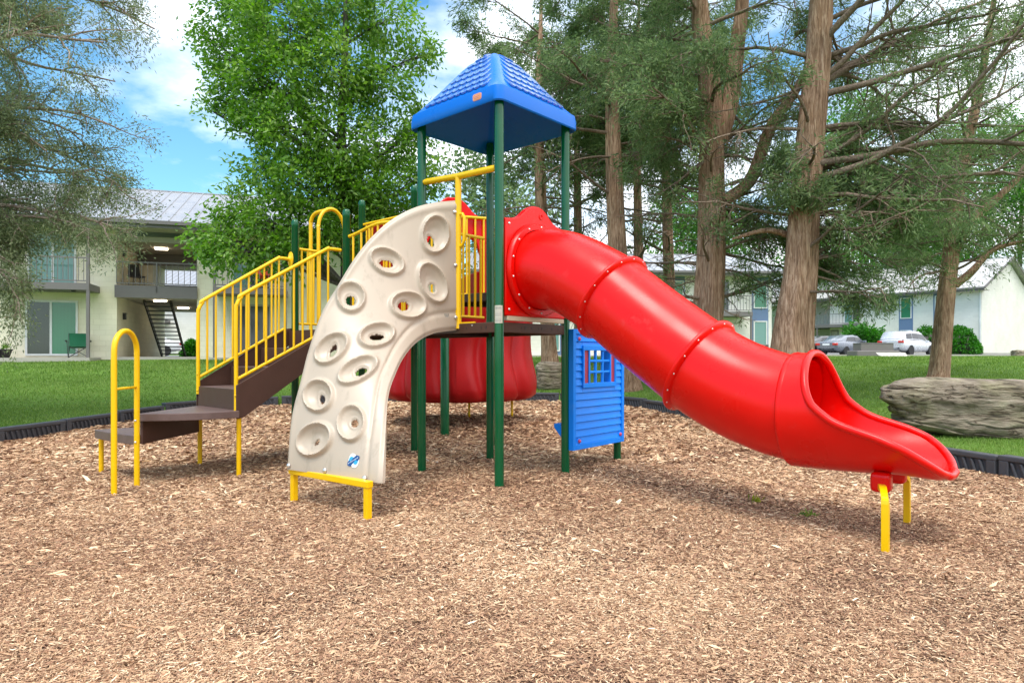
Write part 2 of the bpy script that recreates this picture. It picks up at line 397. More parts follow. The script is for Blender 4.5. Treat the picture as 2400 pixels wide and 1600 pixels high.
# ------------------------------------------------------------------ terrain
EDGE = [(-7.9, 3.0), (-7.5, 6.0), (-7.3, 8.0), (-7.2, 9.4), (-7.05, 10.8), (-6.9, 12.4), (-6.5, 14.0), (-4.7, 14.9), (-2.0, 15.7), (0.65, 15.9), (2.3, 15.1),
        (2.92, 13.7), (3.36, 12.2), (4.1, 9.6), (4.8, 7.15), (5.08, 6.3), (5.7, 4.2), (6.3, 1.0), (6.0, -3.0), (2.0, -5.0), (-4.0, -5.0), (-7.5, -2.0)]
EC = np.array([-1.0, 8.0])
_e = np.array(EDGE + [EDGE[0]])
_dense = np.concatenate([np.linspace(_e[i], _e[i + 1], 60, endpoint=False) for i in range(len(EDGE))])
_ang = np.arctan2(_dense[:, 1] - EC[1], _dense[:, 0] - EC[0]); _rad = np.hypot(_dense[:, 0] - EC[0], _dense[:, 1] - EC[1])
_o = np.argsort(_ang); _ang, _rad = _ang[_o], _rad[_o]
def edge_r(a): return np.interp(a, _ang, _rad, period=2 * PI)

def hnoise(x, y, s=1.0):
    return (np.sin(x * 1.7 * s + 1.3) * np.cos(y * 2.1 * s + .4) + .5 * np.sin(x * 3.9 * s + y * 2.7 * s) + .35 * np.cos(x * 6.1 * s - y * 5.3 * s + 2.0)) / 1.85
def mulch_z(x, y):
    x = np.asarray(x, float); y = np.asarray(y, float)
    z = 0.13 * sstep(10.5, 16, y)
    z = z + 0.165 * np.exp(-((x + .7) / 1.4) ** 4 - ((y - 11.0) / 1.15) ** 2)
    z = z + 0.014 * hnoise(x, y, 1.1)
    return z
def lawn_far(x, y):
    return np.interp(y, [0, 9, 12, 15, 18, 22, 25.5, 40, 50, 53.5, 58, 80, 300], [.2, .22, .33, .5, .72, .98, 1.10, 1.16, 1.22, 1.46, 1.5, 1.6, 1.8])
def lawn_z(x, y):
    x = np.asarray(x, float); y = np.asarray(y, float)
    dx, dy = x - EC[0], y - EC[1]; a = np.arctan2(dy, dx); r = np.hypot(dx, dy); er = edge_r(a)
    ex, ey = EC[0] + er * np.cos(a), EC[1] + er * np.sin(a)
    z0 = 0.17 + 0.13 * sstep(10.5, 16, ey)
    t = sstep(0, 4.5, r - er)
    return z0 + (lawn_far(x, y) - z0) * t + 0.02 * hnoise(x, y, .4) * t

# mulch sheet (polar grid out to the edging)
na, nr = 220, 90
A = np.linspace(-PI, PI, na, endpoint=False); V = [(EC[0], EC[1], float(mulch_z(EC[0], EC[1])))]; Fc = []
for i in range(1, nr + 1):
    rr = edge_r(A) * (i / nr) ** 0.8 * (1.0 if i < nr else 1.006)
    x = EC[0] + rr * np.cos(A); y = EC[1] + rr * np.sin(A); z = mulch_z(x, y)
    V.extend(zip(x, y, z))
V = np.array(V)
q = []
for i in range(nr - 1):
    for j in range(na):
        j2 = (j + 1) % na
        q.append((1 + i * na + j, 1 + (i + 1) * na + j, 1 + (i + 1) * na + j2, 1 + i * na + j2))
tri = [(0, 1 + j, 1 + (j + 1) % na, 1 + (j + 1) % na) for j in range(na)]
o = np_mesh('mulch_ground', V, np.array(q), MULCHM, smooth=True); tag(o, kind='structure')
# lawn rings from the edging to the horizon
rings = [-.30, .02, .045, .12, .3, .6, 1, 1.5, 2.1, 2.8, 3.6, 4.5, 5.6, 7, 8.5, 10, 12, 14, 16, 18, 21, 24, 28, 32, 36, 40, 43, 46, 50, 55, 60, 80, 120, 200, 350]
V = []; q = []; A = np.linspace(-PI, PI, 360, endpoint=False); er = edge_r(A)
for s_ in rings:
    rr = er + s_ + 0.05
    x = EC[0] + rr * np.cos(A); y = EC[1] + rr * np.sin(A)
    V.extend(zip(x, y, lawn_z(x, y) if s_ > .03 else mulch_z(x, y) - .22))
for i in range(len(rings) - 1):
    for j in range(360):
        j2 = (j + 1) % 360
        q.append((i * 360 + j, (i + 1) * 360 + j, (i + 1) * 360 + j2, i * 360 + j2))
o = np_mesh('lawn_ground', np.array(V), np.array(q), LAWNM, smooth=True); tag(o, kind='structure')

def inside_edge(x, y, m=0.0):
    a = np.arctan2(y - EC[1], x - EC[0]); return np.hypot(x - EC[0], y - EC[1]) < edge_r(a) - m

# wood chips: real splinters over the mulch, denser where they show larger
def chips():
    P = []; S = []
    for (d0, d1, dens, ls) in ((.9, 2.2, 9000, 1.0), (2.2, 3.6, 40000, .72), (3.6, 5.2, 24000, .88), (5.2, 7.5, 11000, 1.2), (7.5, 11, 3200, 1.9), (11, 16, 1200, 2.7)):
        w1 = 0.80 * d1 + 1.2; n = int(2 * w1 * (d1 - d0) * dens)
        x = rng.uniform(-w1, w1, n); y = rng.uniform(d0, d1, n)
        k = ((np.abs(x) < 0.79 * y + .15) | ((np.abs(x) < .79 * y + 1.3) & (rng.random(n) < .32))) & inside_edge(x, y, .03)
        x, y = x[k], y[k]
        P.append(np.stack([x, y, mulch_z(x, y)], 1)); S.append(np.full(len(x), ls))
    P = np.concatenate(P); S = np.concatenate(S); n = len(P)
    yaw = rng.uniform(0, 2 * PI, n); pit = rng.normal(0, .20, n); rol = rng.normal(0, .5, n)
    big = rng.random(n) < .03
    Ln = rng.lognormal(math.log(.0135), .45, n) * S * np.where(big, 1.7, 1); Wd = Ln * rng.uniform(.09, .25, n)
    Wd = np.clip(Wd, .0022, .02) * (0.7 + 0.3 * S)
    ax = np.stack([np.cos(yaw) * np.cos(pit), np.sin(yaw) * np.cos(pit), np.sin(pit)], 1)
    sd = np.stack([-np.sin(yaw) * np.cos(rol), np.cos(yaw) * np.cos(rol), np.sin(rol)], 1)
    pt = hnoise(P[:, 0] * 1.3 + 5, P[:, 1] * 1.3, 1.0) + .6 * hnoise(P[:, 0] * 3.1, P[:, 1] * 3.1 + 9, 1.0)
    P[:, 2] += rng.uniform(.0, .016, n) * S + .003 - np.where((pt < -.25) & (rng.random(n) < .55), .03, 0)
    up = np.cross(ax, sd)
    sk = rng.uniform(-.5, .5, (n, 1))
    v = np.stack([P - ax * Ln[:, None] - sd * Wd[:, None] * .6, P - ax * Ln[:, None] * sk + sd * Wd[:, None] + up * Wd[:, None] * .5,
                  P + ax * Ln[:, None] + sd * Wd[:, None] * .35, P + ax * Ln[:, None] * (sk * .5 + .2) - sd * Wd[:, None]], 1).reshape(-1, 3)
    f = np.arange(4 * n).reshape(-1, 4)
    patch = 0.5 + 0.5 * hnoise(P[:, 0], P[:, 1], .7)
    t = np.clip(rng.beta(2.0, 2.2, n) * .9 + .06 + (patch - .5) * .24 + np.where(rng.random(n) < .04, .35, 0), 0, 1)
    o = np_mesh('wood_chips', v, f, CHIPM, tint=np.repeat(t, 4)); tag(o, kind='stuff')
    print('chips', n)
chips()

def grass():
    P = []; S = []
    for (d0, d1, dens, s) in ((5.5, 9, 2600, .9), (9, 13, 1500, 1.15), (13, 18, 620, 1.7), (18, 26, 240, 2.6), (26, 44, 60, 4.2)):
        w1 = .82 * d1; n = int(2 * w1 * (d1 - d0) * dens)
        x = rng.uniform(-w1, w1, n); y = rng.uniform(d0, d1, n)
        k = (np.abs(x) < .80 * y + .3) & ~inside_edge(x, y, -.16)
        t_ = (x + 14.57) * .955 + (y - 25) * .298; dep = (x + 14.57) * -.298 + (y - 25) * .955     # not under the left building
        k &= ~((dep > -1.5) & (t_ > -8) & (t_ < 14)) & ~((y > 33.5) & (x < 9))
        k &= ~((y > 41.0) & (x > 5))
        k &= rng.random(n) < .85 + .45 * hnoise(x * .9 + 3, y * .9, 1.0)
        x, y = x[k], y[k]
        P.append(np.stack([x, y, lawn_z(x, y) - .005], 1)); S.append(np.full(len(x), s))
    P = np.concatenate(P); S = np.concatenate(S); n = len(P)
    yaw = rng.uniform(0, 2 * PI, n); h = rng.uniform(.02, .055, n) * (0.65 + .35 * S); w = rng.uniform(.003, .006, n) * S
    lean = rng.uniform(.1, .9, n) * h; ly = rng.uniform(0, 2 * PI, n)
    sd = np.stack([np.cos(yaw), np.sin(yaw), np.zeros(n)], 1) * w[:, None]
    tip = P + np.stack([np.cos(ly) * lean, np.sin(ly) * lean, h], 1)
    v = np.stack([P - sd, P + sd, tip], 1).reshape(-1, 3); f = np.arange(3 * n).reshape(-1, 3)
    t = np.clip(rng.normal(.45, .2, n) + .2 * hnoise(P[:, 0], P[:, 1], .5) + .12 * hnoise(P[:, 0], P[:, 1], 1.8), 0, 1)
    o = np_mesh('grass', v, f, GRASSM, tint=np.repeat(t, 3)); tag(o, kind='stuff')
    print('grass', n)
grass()

# ------------------------------------------------------------------ mulch border timbers
def timber_mesh(L):
    b = MB(); H = .235; T = .085
    # local x along, y towards the mulch is negative
    b.bb(0, L, 0, T, -.12, H - .03)                          # core
    b.bb(-.005, L + .005, -.03, T + .02, H - .055, H)        # rounded top rail
    b.bb(0, .10, -.028, 0.002, -.12, H - .05); b.bb(L - .10, L, -.028, .002, -.12, H - .05)
    n = int((L - .26) / .082)
    for i in range(n):
        x = .15 + i * (L - .30) / max(1, n - 1)
        b.extrude([(x - .045, -.026, H - .062), (x - .012, -.026, H - .062), (x + .058, -.026, -.03), (x + .025, -.026, -.03)], (0, .027, 0))
    return b
EV = EDGE[0:18]
pts = []
acc = 0
poly = [np.array(p) for p in EV]
path = curve(poly, 400); seglen = 1.22
chain = [path[0]]
for p in path[1:]:
    if np.hypot(*(p - chain[-1])) >= seglen: chain.append(p)
tmesh = None
TIMBERS = []
for i in range(len(chain) - 1):
    a, c = chain[i], chain[i + 1]; L = float(np.hypot(*(c - a))); mid = (a + c) / 2
    d = (c - a) / L; nrm = np.array([-d[1], d[0]])
    z = float(mulch_z(*mid)) - .02
    if tmesh is None:
        proto = timber_mesh(1.215).build('border_timber', TIMB, bevel=.012); o = proto
    else:
        o = proto.copy(); col.objects.link(o)
    tmesh = o
    o.location = (a[0], a[1], z)
    o.rotation_euler = (0, 0, math.atan2(d[1], d[0]))
    # mulch must lie on the -y side: border runs clockwise seen from above, inside is on the right
    TIMBERS.append((o, mid))

vis = []
for o, mid in TIMBERS:
    if mid[1] > 4.5 and abs(mid[0] / mid[1]) < .86: vis.append(o)
    else: bpy.data.objects.remove(o)
ORD = ['first', 'second', 'third', 'fourth', 'fifth', 'sixth', 'seventh', 'eighth', 'ninth', 'tenth', 'eleventh', 'twelfth', 'thirteenth', 'fourteenth', 'fifteenth', 'sixteenth']
for i, o in enumerate(vis):
    j = len(vis) - 1 - i
    tag(o, 'grey ribbed plastic border timber at the mulch edge, %s from the %s end' % ((ORD[i], 'left') if i <= j else (ORD[j], 'right')), 'border timber', 'plastic border timbers around the mulch')
# ------------------------------------------------------------------ playground structure
U2 = np.array((.74, -.672)); V2 = np.array((.672, .74)); F0 = np.array((-.12, 6.22))
U3 = Vector((.74, -.672, 0)); V3 = Vector((.672, .74, 0)); Z3 = Vector((0, 0, 1))
pF = np.array((-.12, 6.22)); pL = np.array((-.945, 6.975)); pR = np.array((.56, 6.985)); pB = np.array((-.255, 7.73))
pM1 = np.array((-1.92, 7.72)); pM2 = np.array((-1.24, 8.45)); pK1 = np.array((-2.75, 8.44)); pK2 = np.array((-2.08, 9.22))
pT = np.array((-.27, 8.8)); pQ = np.array((1.23, 7.78))
DZ = 1.54
play = empty('playground_structure', (-.2, 7.0, 0), 'colourful playground climbing structure with red tube slide and blue pyramid roof, standing on wood chips', 'playground')
def P3(p, z): return Vector((p[0], p[1], z))
_bolt = {}
def bolt(c, n, r, h, parent, m=None, name='bolt'):
    m = m or STL
    if m.name not in _bolt:
        b = MB(); b.lathe([(1, 0), (.92, .5), (.6, .9), (.15, 1)], (0, 0, 0), 12); me = b.build('bolt_pattern', m, smooth=True).data
        bpy.data.objects.remove(bpy.data.objects['bolt_pattern']); _bolt[m.name] = me
    o = bpy.data.objects.new(name, _bolt[m.name])
    q = Vector(n).normalized().to_track_quat('Z', 'Y')
    o.location = c; o.rotation_mode = 'QUATERNION'; o.rotation_quaternion = q; o.scale = (r, r, h)
    col.objects.link(o); o.parent = parent
    root = parent
    while root.parent: root = root.parent
    return o

def post(p, ztop, cap=True):
    b = MB(); r = .0445; g = float(mulch_z(p[0], p[1]))
    prof = [(r, -.25), (r, ztop - .10 if cap else ztop)]
    if cap: prof += [(r + .0015, ztop - .098), (r + .0015, ztop - .045), (r * .93, ztop - .022), (r * .7, ztop - .006), (r * .3, ztop)]
    b.lathe(prof, (p[0], p[1], 0), 24)
    return b.build('post', GRN, play, smooth=True, auto=40)
tall = {}
for nm, p, zt, c in (('F', pF, 3.68, False), ('L', pL, 3.68, False), ('R', pR, 3.68, False), ('B', pB, 3.68, False), ('M1', pM1, 2.92, True), ('M2', pM2, 3.385, True),
                     ('K1', pK1, 2.946, True), ('K2', pK2, 3.377, True), ('T', pT, 2.80, True), ('Q', pQ, 1.66, True)):
    tall[nm] = post(p, zt, c)
b = MB(); b.lathe([(.066, -.2), (.066, 2.4), (.05, 2.45)], (-.99, 9.8, 0), 24); b.build('spiral_centre_pole', GRN, play, smooth=True, auto=40)
# warning sticker wrapped on the front post
b = MB(); G = []
for i in range(9):
    an = math.radians(-150 + i * 13)
    G.append([Vector((pF[0] + .0463 * math.cos(an), pF[1] + .0463 * math.sin(an), z)) for z in (1.525, 1.69)])
b.grid(G); st = b.build('warning_sticker', STICK, tall['F'], smooth=True)
b = MB()
for z0, z1 in ((1.633, 1.638), (1.572, 1.577), (1.652, 1.68), (1.59, 1.625), (1.535, 1.565)):
    k = 5 if z1 - z0 > .01 else 1
    for j in range(k):
        za = z0 + (z1 - z0) * j / k; G = []
        for i in range(7):
            an = math.radians(-142 + i * 13)
            G.append([Vector((pF[0] + .0468 * math.cos(an), pF[1] + .0468 * math.sin(an), z)) for z in (za, za + .0028)])
        b.grid(G)
b.build('sticker_print', GREYP, tall['F'], smooth=True)

# decks
def deck(poly, z, name='deck'):
    c = sum(poly) / len(poly)
    b = MB(); pin = [c + (p - c) * 1.0 for p in poly]
    b.prism([(p[0], p[1]) for p in pin], z - .03, z)
    n = len(pin)
    for i in range(n):
        a, e = pin[i], pin[(i + 1) % n]; d = (e - a) / np.hypot(*(e - a))
        b.bar(P3(a + d * .035, z - .05), P3(e - d * .035, z - .05), .03, .098)
    o = b.build(name, BRN, play, bevel=.006)
    return o
def ccw(l): return l
d1 = deck([pF, pR, pB, pL], DZ); d2 = deck([pL, pB, pM2, pM1], DZ - .003); d3 = deck([pM1, pM2, pK2, pK1], DZ - .006); d4 = deck([pB, pT, pM2], 1.96)
# slots in the visible deck edges
b = MB()
for a, e, ts in ((pF, pR, (.30, .35, .45, .55, .60, .76, .86)), (pL, pF, (.62, .80, .86, .28))):
    nrm = np.array([(e - a)[1], -(e - a)[0]]); nrm = nrm / np.hypot(*nrm); c = (pF + pB) / 2
    if np.dot((a + e) / 2 - c, nrm) < 0: nrm = -nrm
    dd = (e - a) / np.hypot(*(e - a))
    for i, t in enumerate(ts):
        q = a + (e - a) * t + nrm * .0155
        b = MB(); b.box(P3(q, DZ - .048), (.010, .004, .028 if i % 3 else .016), Matrix((Vector((*dd, 0)), Vector((*nrm, 0)), Z3)).transposed()); b.build('edge_slot', BLK, d1)

# ---- blue pyramid roof
cR = (pF + pB + pL + pR) / 4
hu, hv = .655, .615
b = MB()
def roof_ring(su, sv, z, rad, n=6):
    out = []
    for cx, cy, a0 in ((su - rad, sv - rad, 0), (-su + rad, sv - rad, 90), (-su + rad, -sv + rad, 180), (su - rad, -sv + rad, 270)):
        for i in range(n + 1):
            a = math.radians(a0 + 90 * i / n)
            q = cR + U2 * (cx + rad * math.cos(a)) + V2 * (cy + rad * math.sin(a)); out.append(Vector((q[0], q[1], z)))
    return out
rz0, rz1, rzt = 3.575, 3.735, 4.36
shell = []
for s_, z, rad in ((.965, 3.60, .07), (.985, rz0, .08), (1.0, rz0 + .012, .085), (1.0, 3.66, .085), (.985, rz1 - .012, .085), (.955, rz1, .08)):
    shell.append(roof_ring(hu * s_, hv * s_, z, rad))
NT = 12
def rise(t): return rz1 + (rzt - rz1) * (1 - (1 - t) ** 1.0) * (1 + .10 * math.sin(PI * t) + .10 * math.sin(PI * t) * t) 
for i in range(1, NT + 1):
    t = i / NT; s_ = .955 * (1 - t) + .07 * t
    shell.append(roof_ring(hu * s_, hv * s_, rise(t) if i < NT else rzt, .08 * (1 - t) + .02))
# underside
under = [roof_ring(hu * .965, hv * .965, 3.60, .07), roof_ring(hu * .90, hv * .90, 3.66, .07), roof_ring(hu * .5, hv * .5, 3.95, .05), roof_ring(hu * .04, hv * .04, 4.25, .01)]
def ringmesh(b, R, capend=True):
    n = len(R[0]); V = [p for r in R for p in r]; F = []
    for i in range(len(R) - 1):
        for k in range(n):
            k2 = (k + 1) % n; F.append((i * n + k, i * n + k2, (i + 1) * n + k2, (i + 1) * n + k))
    if capend: F.append(tuple((len(R) - 1) * n + k for k in range(n)))
    b.add(V, F)
ringmesh(b, shell); 
b2 = MB(); ringmesh(b, under)
roof = b.build('roof', BLU, play, smooth=True, auto=38)
# shingled face panels
for fi in range(4):
    a0 = fi * PI / 2; du = math.cos(a0); dv = math.sin(a0)
    b = MB(); rows = 8
    dimv, dimu = (hv, hu) if abs(du) > .5 else (hu, hv)
    def RP(t, along, lift):
        s_ = .955 * (1 - t) + .07 * t; zz = rise(t) if t > 0 else rz1
        c2 = cR + (U2 * du + V2 * dv) * (dimu * s_ + lift * .66) + (U2 * -dv + V2 * du) * along
        return Vector((c2[0], c2[1], zz + lift * .75))
    for r_ in range(rows):
        t0 = .035 + .90 * r_ / rows; t1 = min(.975, .035 + .90 * (r_ + 1.22) / rows); tm = t0 + .5 * (t1 - t0)
        half = dimv * (.955 * (1 - tm) + .07 * tm) - .122 + .04 * tm
        if half < .02: continue
        nt_ = max(1, round(2 * half / .094)); w_ = 2 * half / nt_
        for k in range(nt_):
            a0 = -half + k * w_ + .002; a1 = a0 + w_ - .004; low = []
            for j in range(8):
                x_ = j / 7; drop = (1 - (2 * x_ - 1) ** 2) ** .5 * .30
                low.append((t0 + (.30 - drop) * (t1 - t0) / 1.22, a0 + (a1 - a0) * x_))
            topv = [RP(t, al, .022) for t, al in low] + [RP(t1, a1, .007), RP(t1, a0, .007)]
            botv = [RP(t, al, .004) for t, al in low] + [RP(t1, a1, -.008), RP(t1, a0, -.008)]
            n_ = len(topv); b.add(topv + botv, [tuple(range(n_))] + [(i, n_ + i, n_ + (i + 1) % n_, (i + 1) % n_) for i in range(n_)])
    b.build('shingle_panel', BLUR, roof, bevel=.003)
# emblem on the front left fascia (face towards -v)
def fascia_plate(name, m, u0, u1, z0, z1, prot, rad, parent):
    b = MB(); pts = []
    for cx, cz, a0 in ((u1 - rad, z1 - rad, 0), (u0 + rad, z1 - rad, 90), (u0 + rad, z0 + rad, 180), (u1 - rad, z0 + rad, 270)):
        for i in range(6):
            a = math.radians(a0 + 18 * i); q = cR + U2 * (cx + rad * math.cos(a)) - V2 * (hv - .006)
            pts.append(Vector((q[0], q[1], cz + rad * math.sin(a))))
    b.extrude(pts, (-V3[0] * (prot + .006), -V3[1] * (prot + .006), 0)); return b.build(name, m, parent)
em = fascia_plate('emblem', PNKL, .315, .43, 3.625, 3.69, .003, .02, roof)
fascia_plate('emblem_face', ORG, .323, .422, 3.632, 3.683, .006, .016, roof)
b = MB()
for k, (a, e, z) in enumerate(((.335, .41, 3.664), (.338, .40, 3.650))):
    n = 9
    for j in range(n):
        u_ = a + (e - a) * j / n; q = cR + U2 * (u_ + .003) - V2 * (hv + .0065)
        b.box((q[0], q[1], z), (.005, .004, .009 - .003 * (j % 2)), Matrix((U3, V3, Z3)).transposed())
b.build('emblem_lettering', PNKL, roof)
# roof sits on the four tall posts (sockets)
# ---- tube slide
C0 = Vector((.235, 6.585, 0))
def S(t, w, z): return C0 + U3 * t + V3 * w + Z3 * z
axis_pts = [(0.03, 2.06), (.22, 2.055), (.45, 1.985), (.68, 1.87), (.906, 1.735), (1.33, 1.42), (1.743, 1.135), (2.05, .97), (2.35, .865), (2.56, .825)]
ax = curve([(t, z) for t, z in axis_pts], 46)
TR = .385
def tube_grid(k0, k1, r, inner=False, n=40):
    G = []
    for i in range(k0, k1 + 1):
        p = ax[i]; a = ax[max(i - 1, 0)]; c = ax[min(i + 1, len(ax) - 1)]
        tg = np.array([c[0] - a[0], c[1] - a[1]]); tg /= np.hypot(*tg); nn = np.array([-tg[1], tg[0]])
        row = []
        for k in range(n + 1):
            an = 2 * PI * k / n
            row.append(S(p[0] + nn[0] * r * math.sin(an), r * math.cos(an), p[1] + nn[1] * r * math.sin(an)))
        G.append(row)
    return G
iA = min(range(len(ax)), key=lambda i: abs(ax[i][0] - .906)); iB = min(range(len(ax)), key=lambda i: abs(ax[i][0] - 1.743)); iE = len(ax) - 1
slide = None
for k0, k1 in ((0, iA), (iA, iB), (iB, iE)):
    b = MB(); b.grid(tube_grid(k0, k1, TR)); b.grid([list(reversed(r)) for r in tube_grid(k0, k1, TR - .012)])
    if slide is None: slide = b.build('tube_slide', RED, play, smooth=True)
    else: b.build('tube_section', RED, slide, smooth=True)
# collars with bolts
def collar(i):
    p = ax[i]; a = ax[i - 1]; c = ax[i + 1]; tg = np.array([c[0] - a[0], c[1] - a[1]]); tg /= np.hypot(*tg); nn = np.array([-tg[1], tg[0]])
    b = MB(); prof = [(TR - .005, -.03), (TR + .010, -.026), (TR + .038, -.014), (TR + .043, -.008), (TR + .043, .008), (TR + .038, .014), (TR + .010, .026), (TR - .005, .03)]
    M = Matrix((V3, Vector((U3 * nn[0] + Z3 * nn[1])), Vector((U3 * tg[0] + Z3 * tg[1])))).transposed()
    b.lathe(prof, S(p[0], 0, p[1]), 56, M, cap=False); c_ = b.build('collar', RED, slide, smooth=True, auto=50)
    for k in range(16):
        an = 2 * PI * (k + .3) / 16; e = M @ Vector((math.cos(an), math.sin(an), 0))
        q = S(p[0], 0, p[1]) + e * (TR + .026) + (M @ Vector((0, 0, 1))) * .017
        bolt(q, M @ Vector((0, 0, 1)), .0075, .009, slide)
collar(iA); collar(iB)
# entry panel in the F-R plane with wavy top
def FR(w, z, off=0.0): # w 0..1 along F->R
    q = pF + (pR - pF) * w; return Vector((q[0] + U2[0] * off, q[1] + U2[1] * off, z))
top = curve([(.05, 2.52), (.12, 2.525), (.24, 2.56), (.38, 2.665), (.50, 2.695), (.62, 2.67), (.76, 2.565), (.88, 2.53), (.95, 2.52)], 34)
out = [(.05, 1.60), (.95, 1.60)] + [(w, z) for w, z in reversed(top)]
b = MB(); b.extrude([FR(w, z, -.03) for w, z in out], U3 * .065)
ep = b.build('entry_panel', RED, slide, smooth=True, bevel=.014, auto=35, bseg=3)
# raised ring round the tube mouth, with bolts
b = MB(); M = Matrix((V3, Z3, U3)).transposed()
b.lathe([(TR - .01, -.0), (TR + .01, .075), (TR + .055, .075), (TR + .068, .06), (TR + .072, .03)], S(-.005, 0, 2.06), 60, M, cap=False)
b.build('mouth_ring', RED, slide, smooth=True, auto=40)
for k in range(14):
    an = 2 * PI * (k + .5) / 14; bolt(S(.07, 0, 2.06) + (V3 * math.cos(an) + Z3 * math.sin(an)) * (TR + .034), U3, .011, .012, slide)
for w, z in ((.10, 2.47), (.90, 2.47), (.10, 1.66), (.90, 1.66)): bolt(FR(w, z, .034), U3, .014, .012, slide)
b = MB(); b.lathe([(.028, -.002), (.028, .006), (.02, .006), (.018, -.001)], FR(.56, 2.60, .036), 20, M); b.build('moulded_dimple', RED, slide, smooth=True)
b = MB(); b.extrude([FR(.08, 1.555, -.02), FR(.94, 1.555, -.02), FR(.94, 1.60, -.02), FR(.08, 1.60, -.02)], U3 * .05); b.build('panel_sill', CREAMPL, slide, bevel=.005)
# exit chute
st_t = [2.52, 2.56, 2.60, 2.63, 2.6405, 2.642, 2.645, 2.649, 2.654, 2.66, 2.668, 2.678, 2.69, 2.705, 2.725, 2.75, 2.80, 2.87, 2.95, 3.05, 3.15, 3.25, 3.31, 3.36, 3.40, 3.43, 3.452, 3.465]
zb_k = ([2.5, 2.6, 2.8, 3.0, 3.20, 3.34, 3.42, 3.465], [.415, .412, .415, .42, .435, .425, .42, .44])
zr_k = ([2.5, 2.64, 2.642, 2.645, 2.649, 2.654, 2.66, 2.668, 2.678, 2.69, 2.705, 2.725, 2.75, 2.80, 2.87, 2.95, 3.1, 3.21, 3.30, 3.38, 3.435, 3.465], [1.262, 1.242, 1.234, 1.222, 1.203, 1.18, 1.15, 1.11, 1.065, 1.02, .975, .93, .89, .845, .795, .76, .715, .68, .63, .57, .515, .475])
hw_k = ([2.5, 2.8, 3.1, 3.25, 3.34, 3.39, 3.43, 3.452, 3.465], [.415, .415, .425, .415, .375, .325, .26, .20, .14])
def chute_section(t, shrink=0.0, n=40):
    zb = float(np.interp(t, *zb_k)) + shrink; zr = float(np.interp(t, *zr_k)); hw = float(np.interp(t, *hw_k)) - shrink * .6
    rr = .415 - shrink * .5; zc = zb + rr
    ct = max(-1, min(1, (zc - zr) / rr)); th = math.acos(ct)
    we = hw / math.sin(th) if th < PI / 2 else hw
    row = []
    for k in range(n + 1):
        a = -th + 2 * th * k / n
        row.append(S(t, we * math.sin(a), zc - rr * math.cos(a)))
    return row
Go = [chute_section(t) for t in st_t]; Gi = [chute_section(t, .028) for t in st_t]
b = MB(); b.grid([list(reversed(r)) for r in Go]); b.grid(Gi)
b.add(Go[-1] + Gi[-1], [(i, i + 1, 41 + i + 1, 41 + i) for i in range(40)])
chute = b.build('exit_chute', RED, slide, smooth=True)
rim = [(Go[i][0] + Gi[i][0]) / 2 for i in range(4, len(Go))]; rim2 = [(Go[i][-1] + Gi[i][-1]) / 2 for i in range(4, len(Go))]
nose = [Go[-1][k] * .5 + Gi[-1][k] * .5 + U3 * .012 for k in range(4, 38, 3)]
loop = list(reversed(rim)) + rim2[0:]   # over the hood
full = [Vector(p) for p in loop]
full = full + [Vector(p) for p in reversed(nose)]
sm = curve([tuple(p) for p in full] + [tuple(full[0])], 220)
b = MB(); b.tube(sm, .026, 12, closed=False); b.build('rolled_rim', RED, slide, smooth=True)
# hood collar where the chute slips over the tube
b = MB(); G = []
for t, g in ((2.50, -.03), (2.505, .0), (2.52, .004), (2.54, .0)):
    row = []
    for k in range(41):
        a = 2 * PI * k / 40; row.append(S(t, (.415 + g) * math.sin(a), .83 - (.415 + g) * math.cos(a)))
    G.append(row)
b.grid(G); b.build('hood_edge', RED, slide, smooth=True)
# foot block and bent legs
for s_ in (-.2, .2):
    b = MB(); b.box(S(3.12, s_, .40), (.12, .11, .13), Matrix((U3, V3, Z3)).transposed()); b.build('foot_block', RED, slide, bevel=.03, bseg=3)
for sgn, foot in ((-1, (2.30, 4.10)), (1, (2.86, 4.82))):
    g = float(mulch_z(*foot)); f = Vector((foot[0], foot[1], 0)); topin = S(3.12, .22 * sgn, .375)
    b = MB(); w = Vector((*foot, 0))
    pth = [topin, topin * .45 + Vector((foot[0], foot[1], .375)) * .55, Vector((foot[0], foot[1], .33)) - (Vector((foot[0], foot[1], 0)) - Vector((topin[0], topin[1], 0))) * .08, Vector((foot[0], foot[1], .27)), Vector((foot[0], foot[1], -.15))]
    pth = curve([tuple(p) for p in pth], 14)
    for i in range(13): 
        pass
    # flat strap swept along the bend
    G = []; sd = U3
    for i, p in enumerate(pth):
        p = Vector(p); a = Vector(pth[max(i - 1, 0)]); c = Vector(pth[min(i + 1, 13)]); tg = (c - a).normalized(); nn = tg.cross(sd).normalized()
        hw_, ht_ = .021, .019
        G.append([p + sd * hw_ + nn * ht_, p + sd * hw_ - nn * ht_, p - sd * hw_ - nn * ht_, p - sd * hw_ + nn * ht_, p + sd * hw_ + nn * ht_])
    b.grid(G); b.build('slide_leg', YEL, slide, bevel=.005)

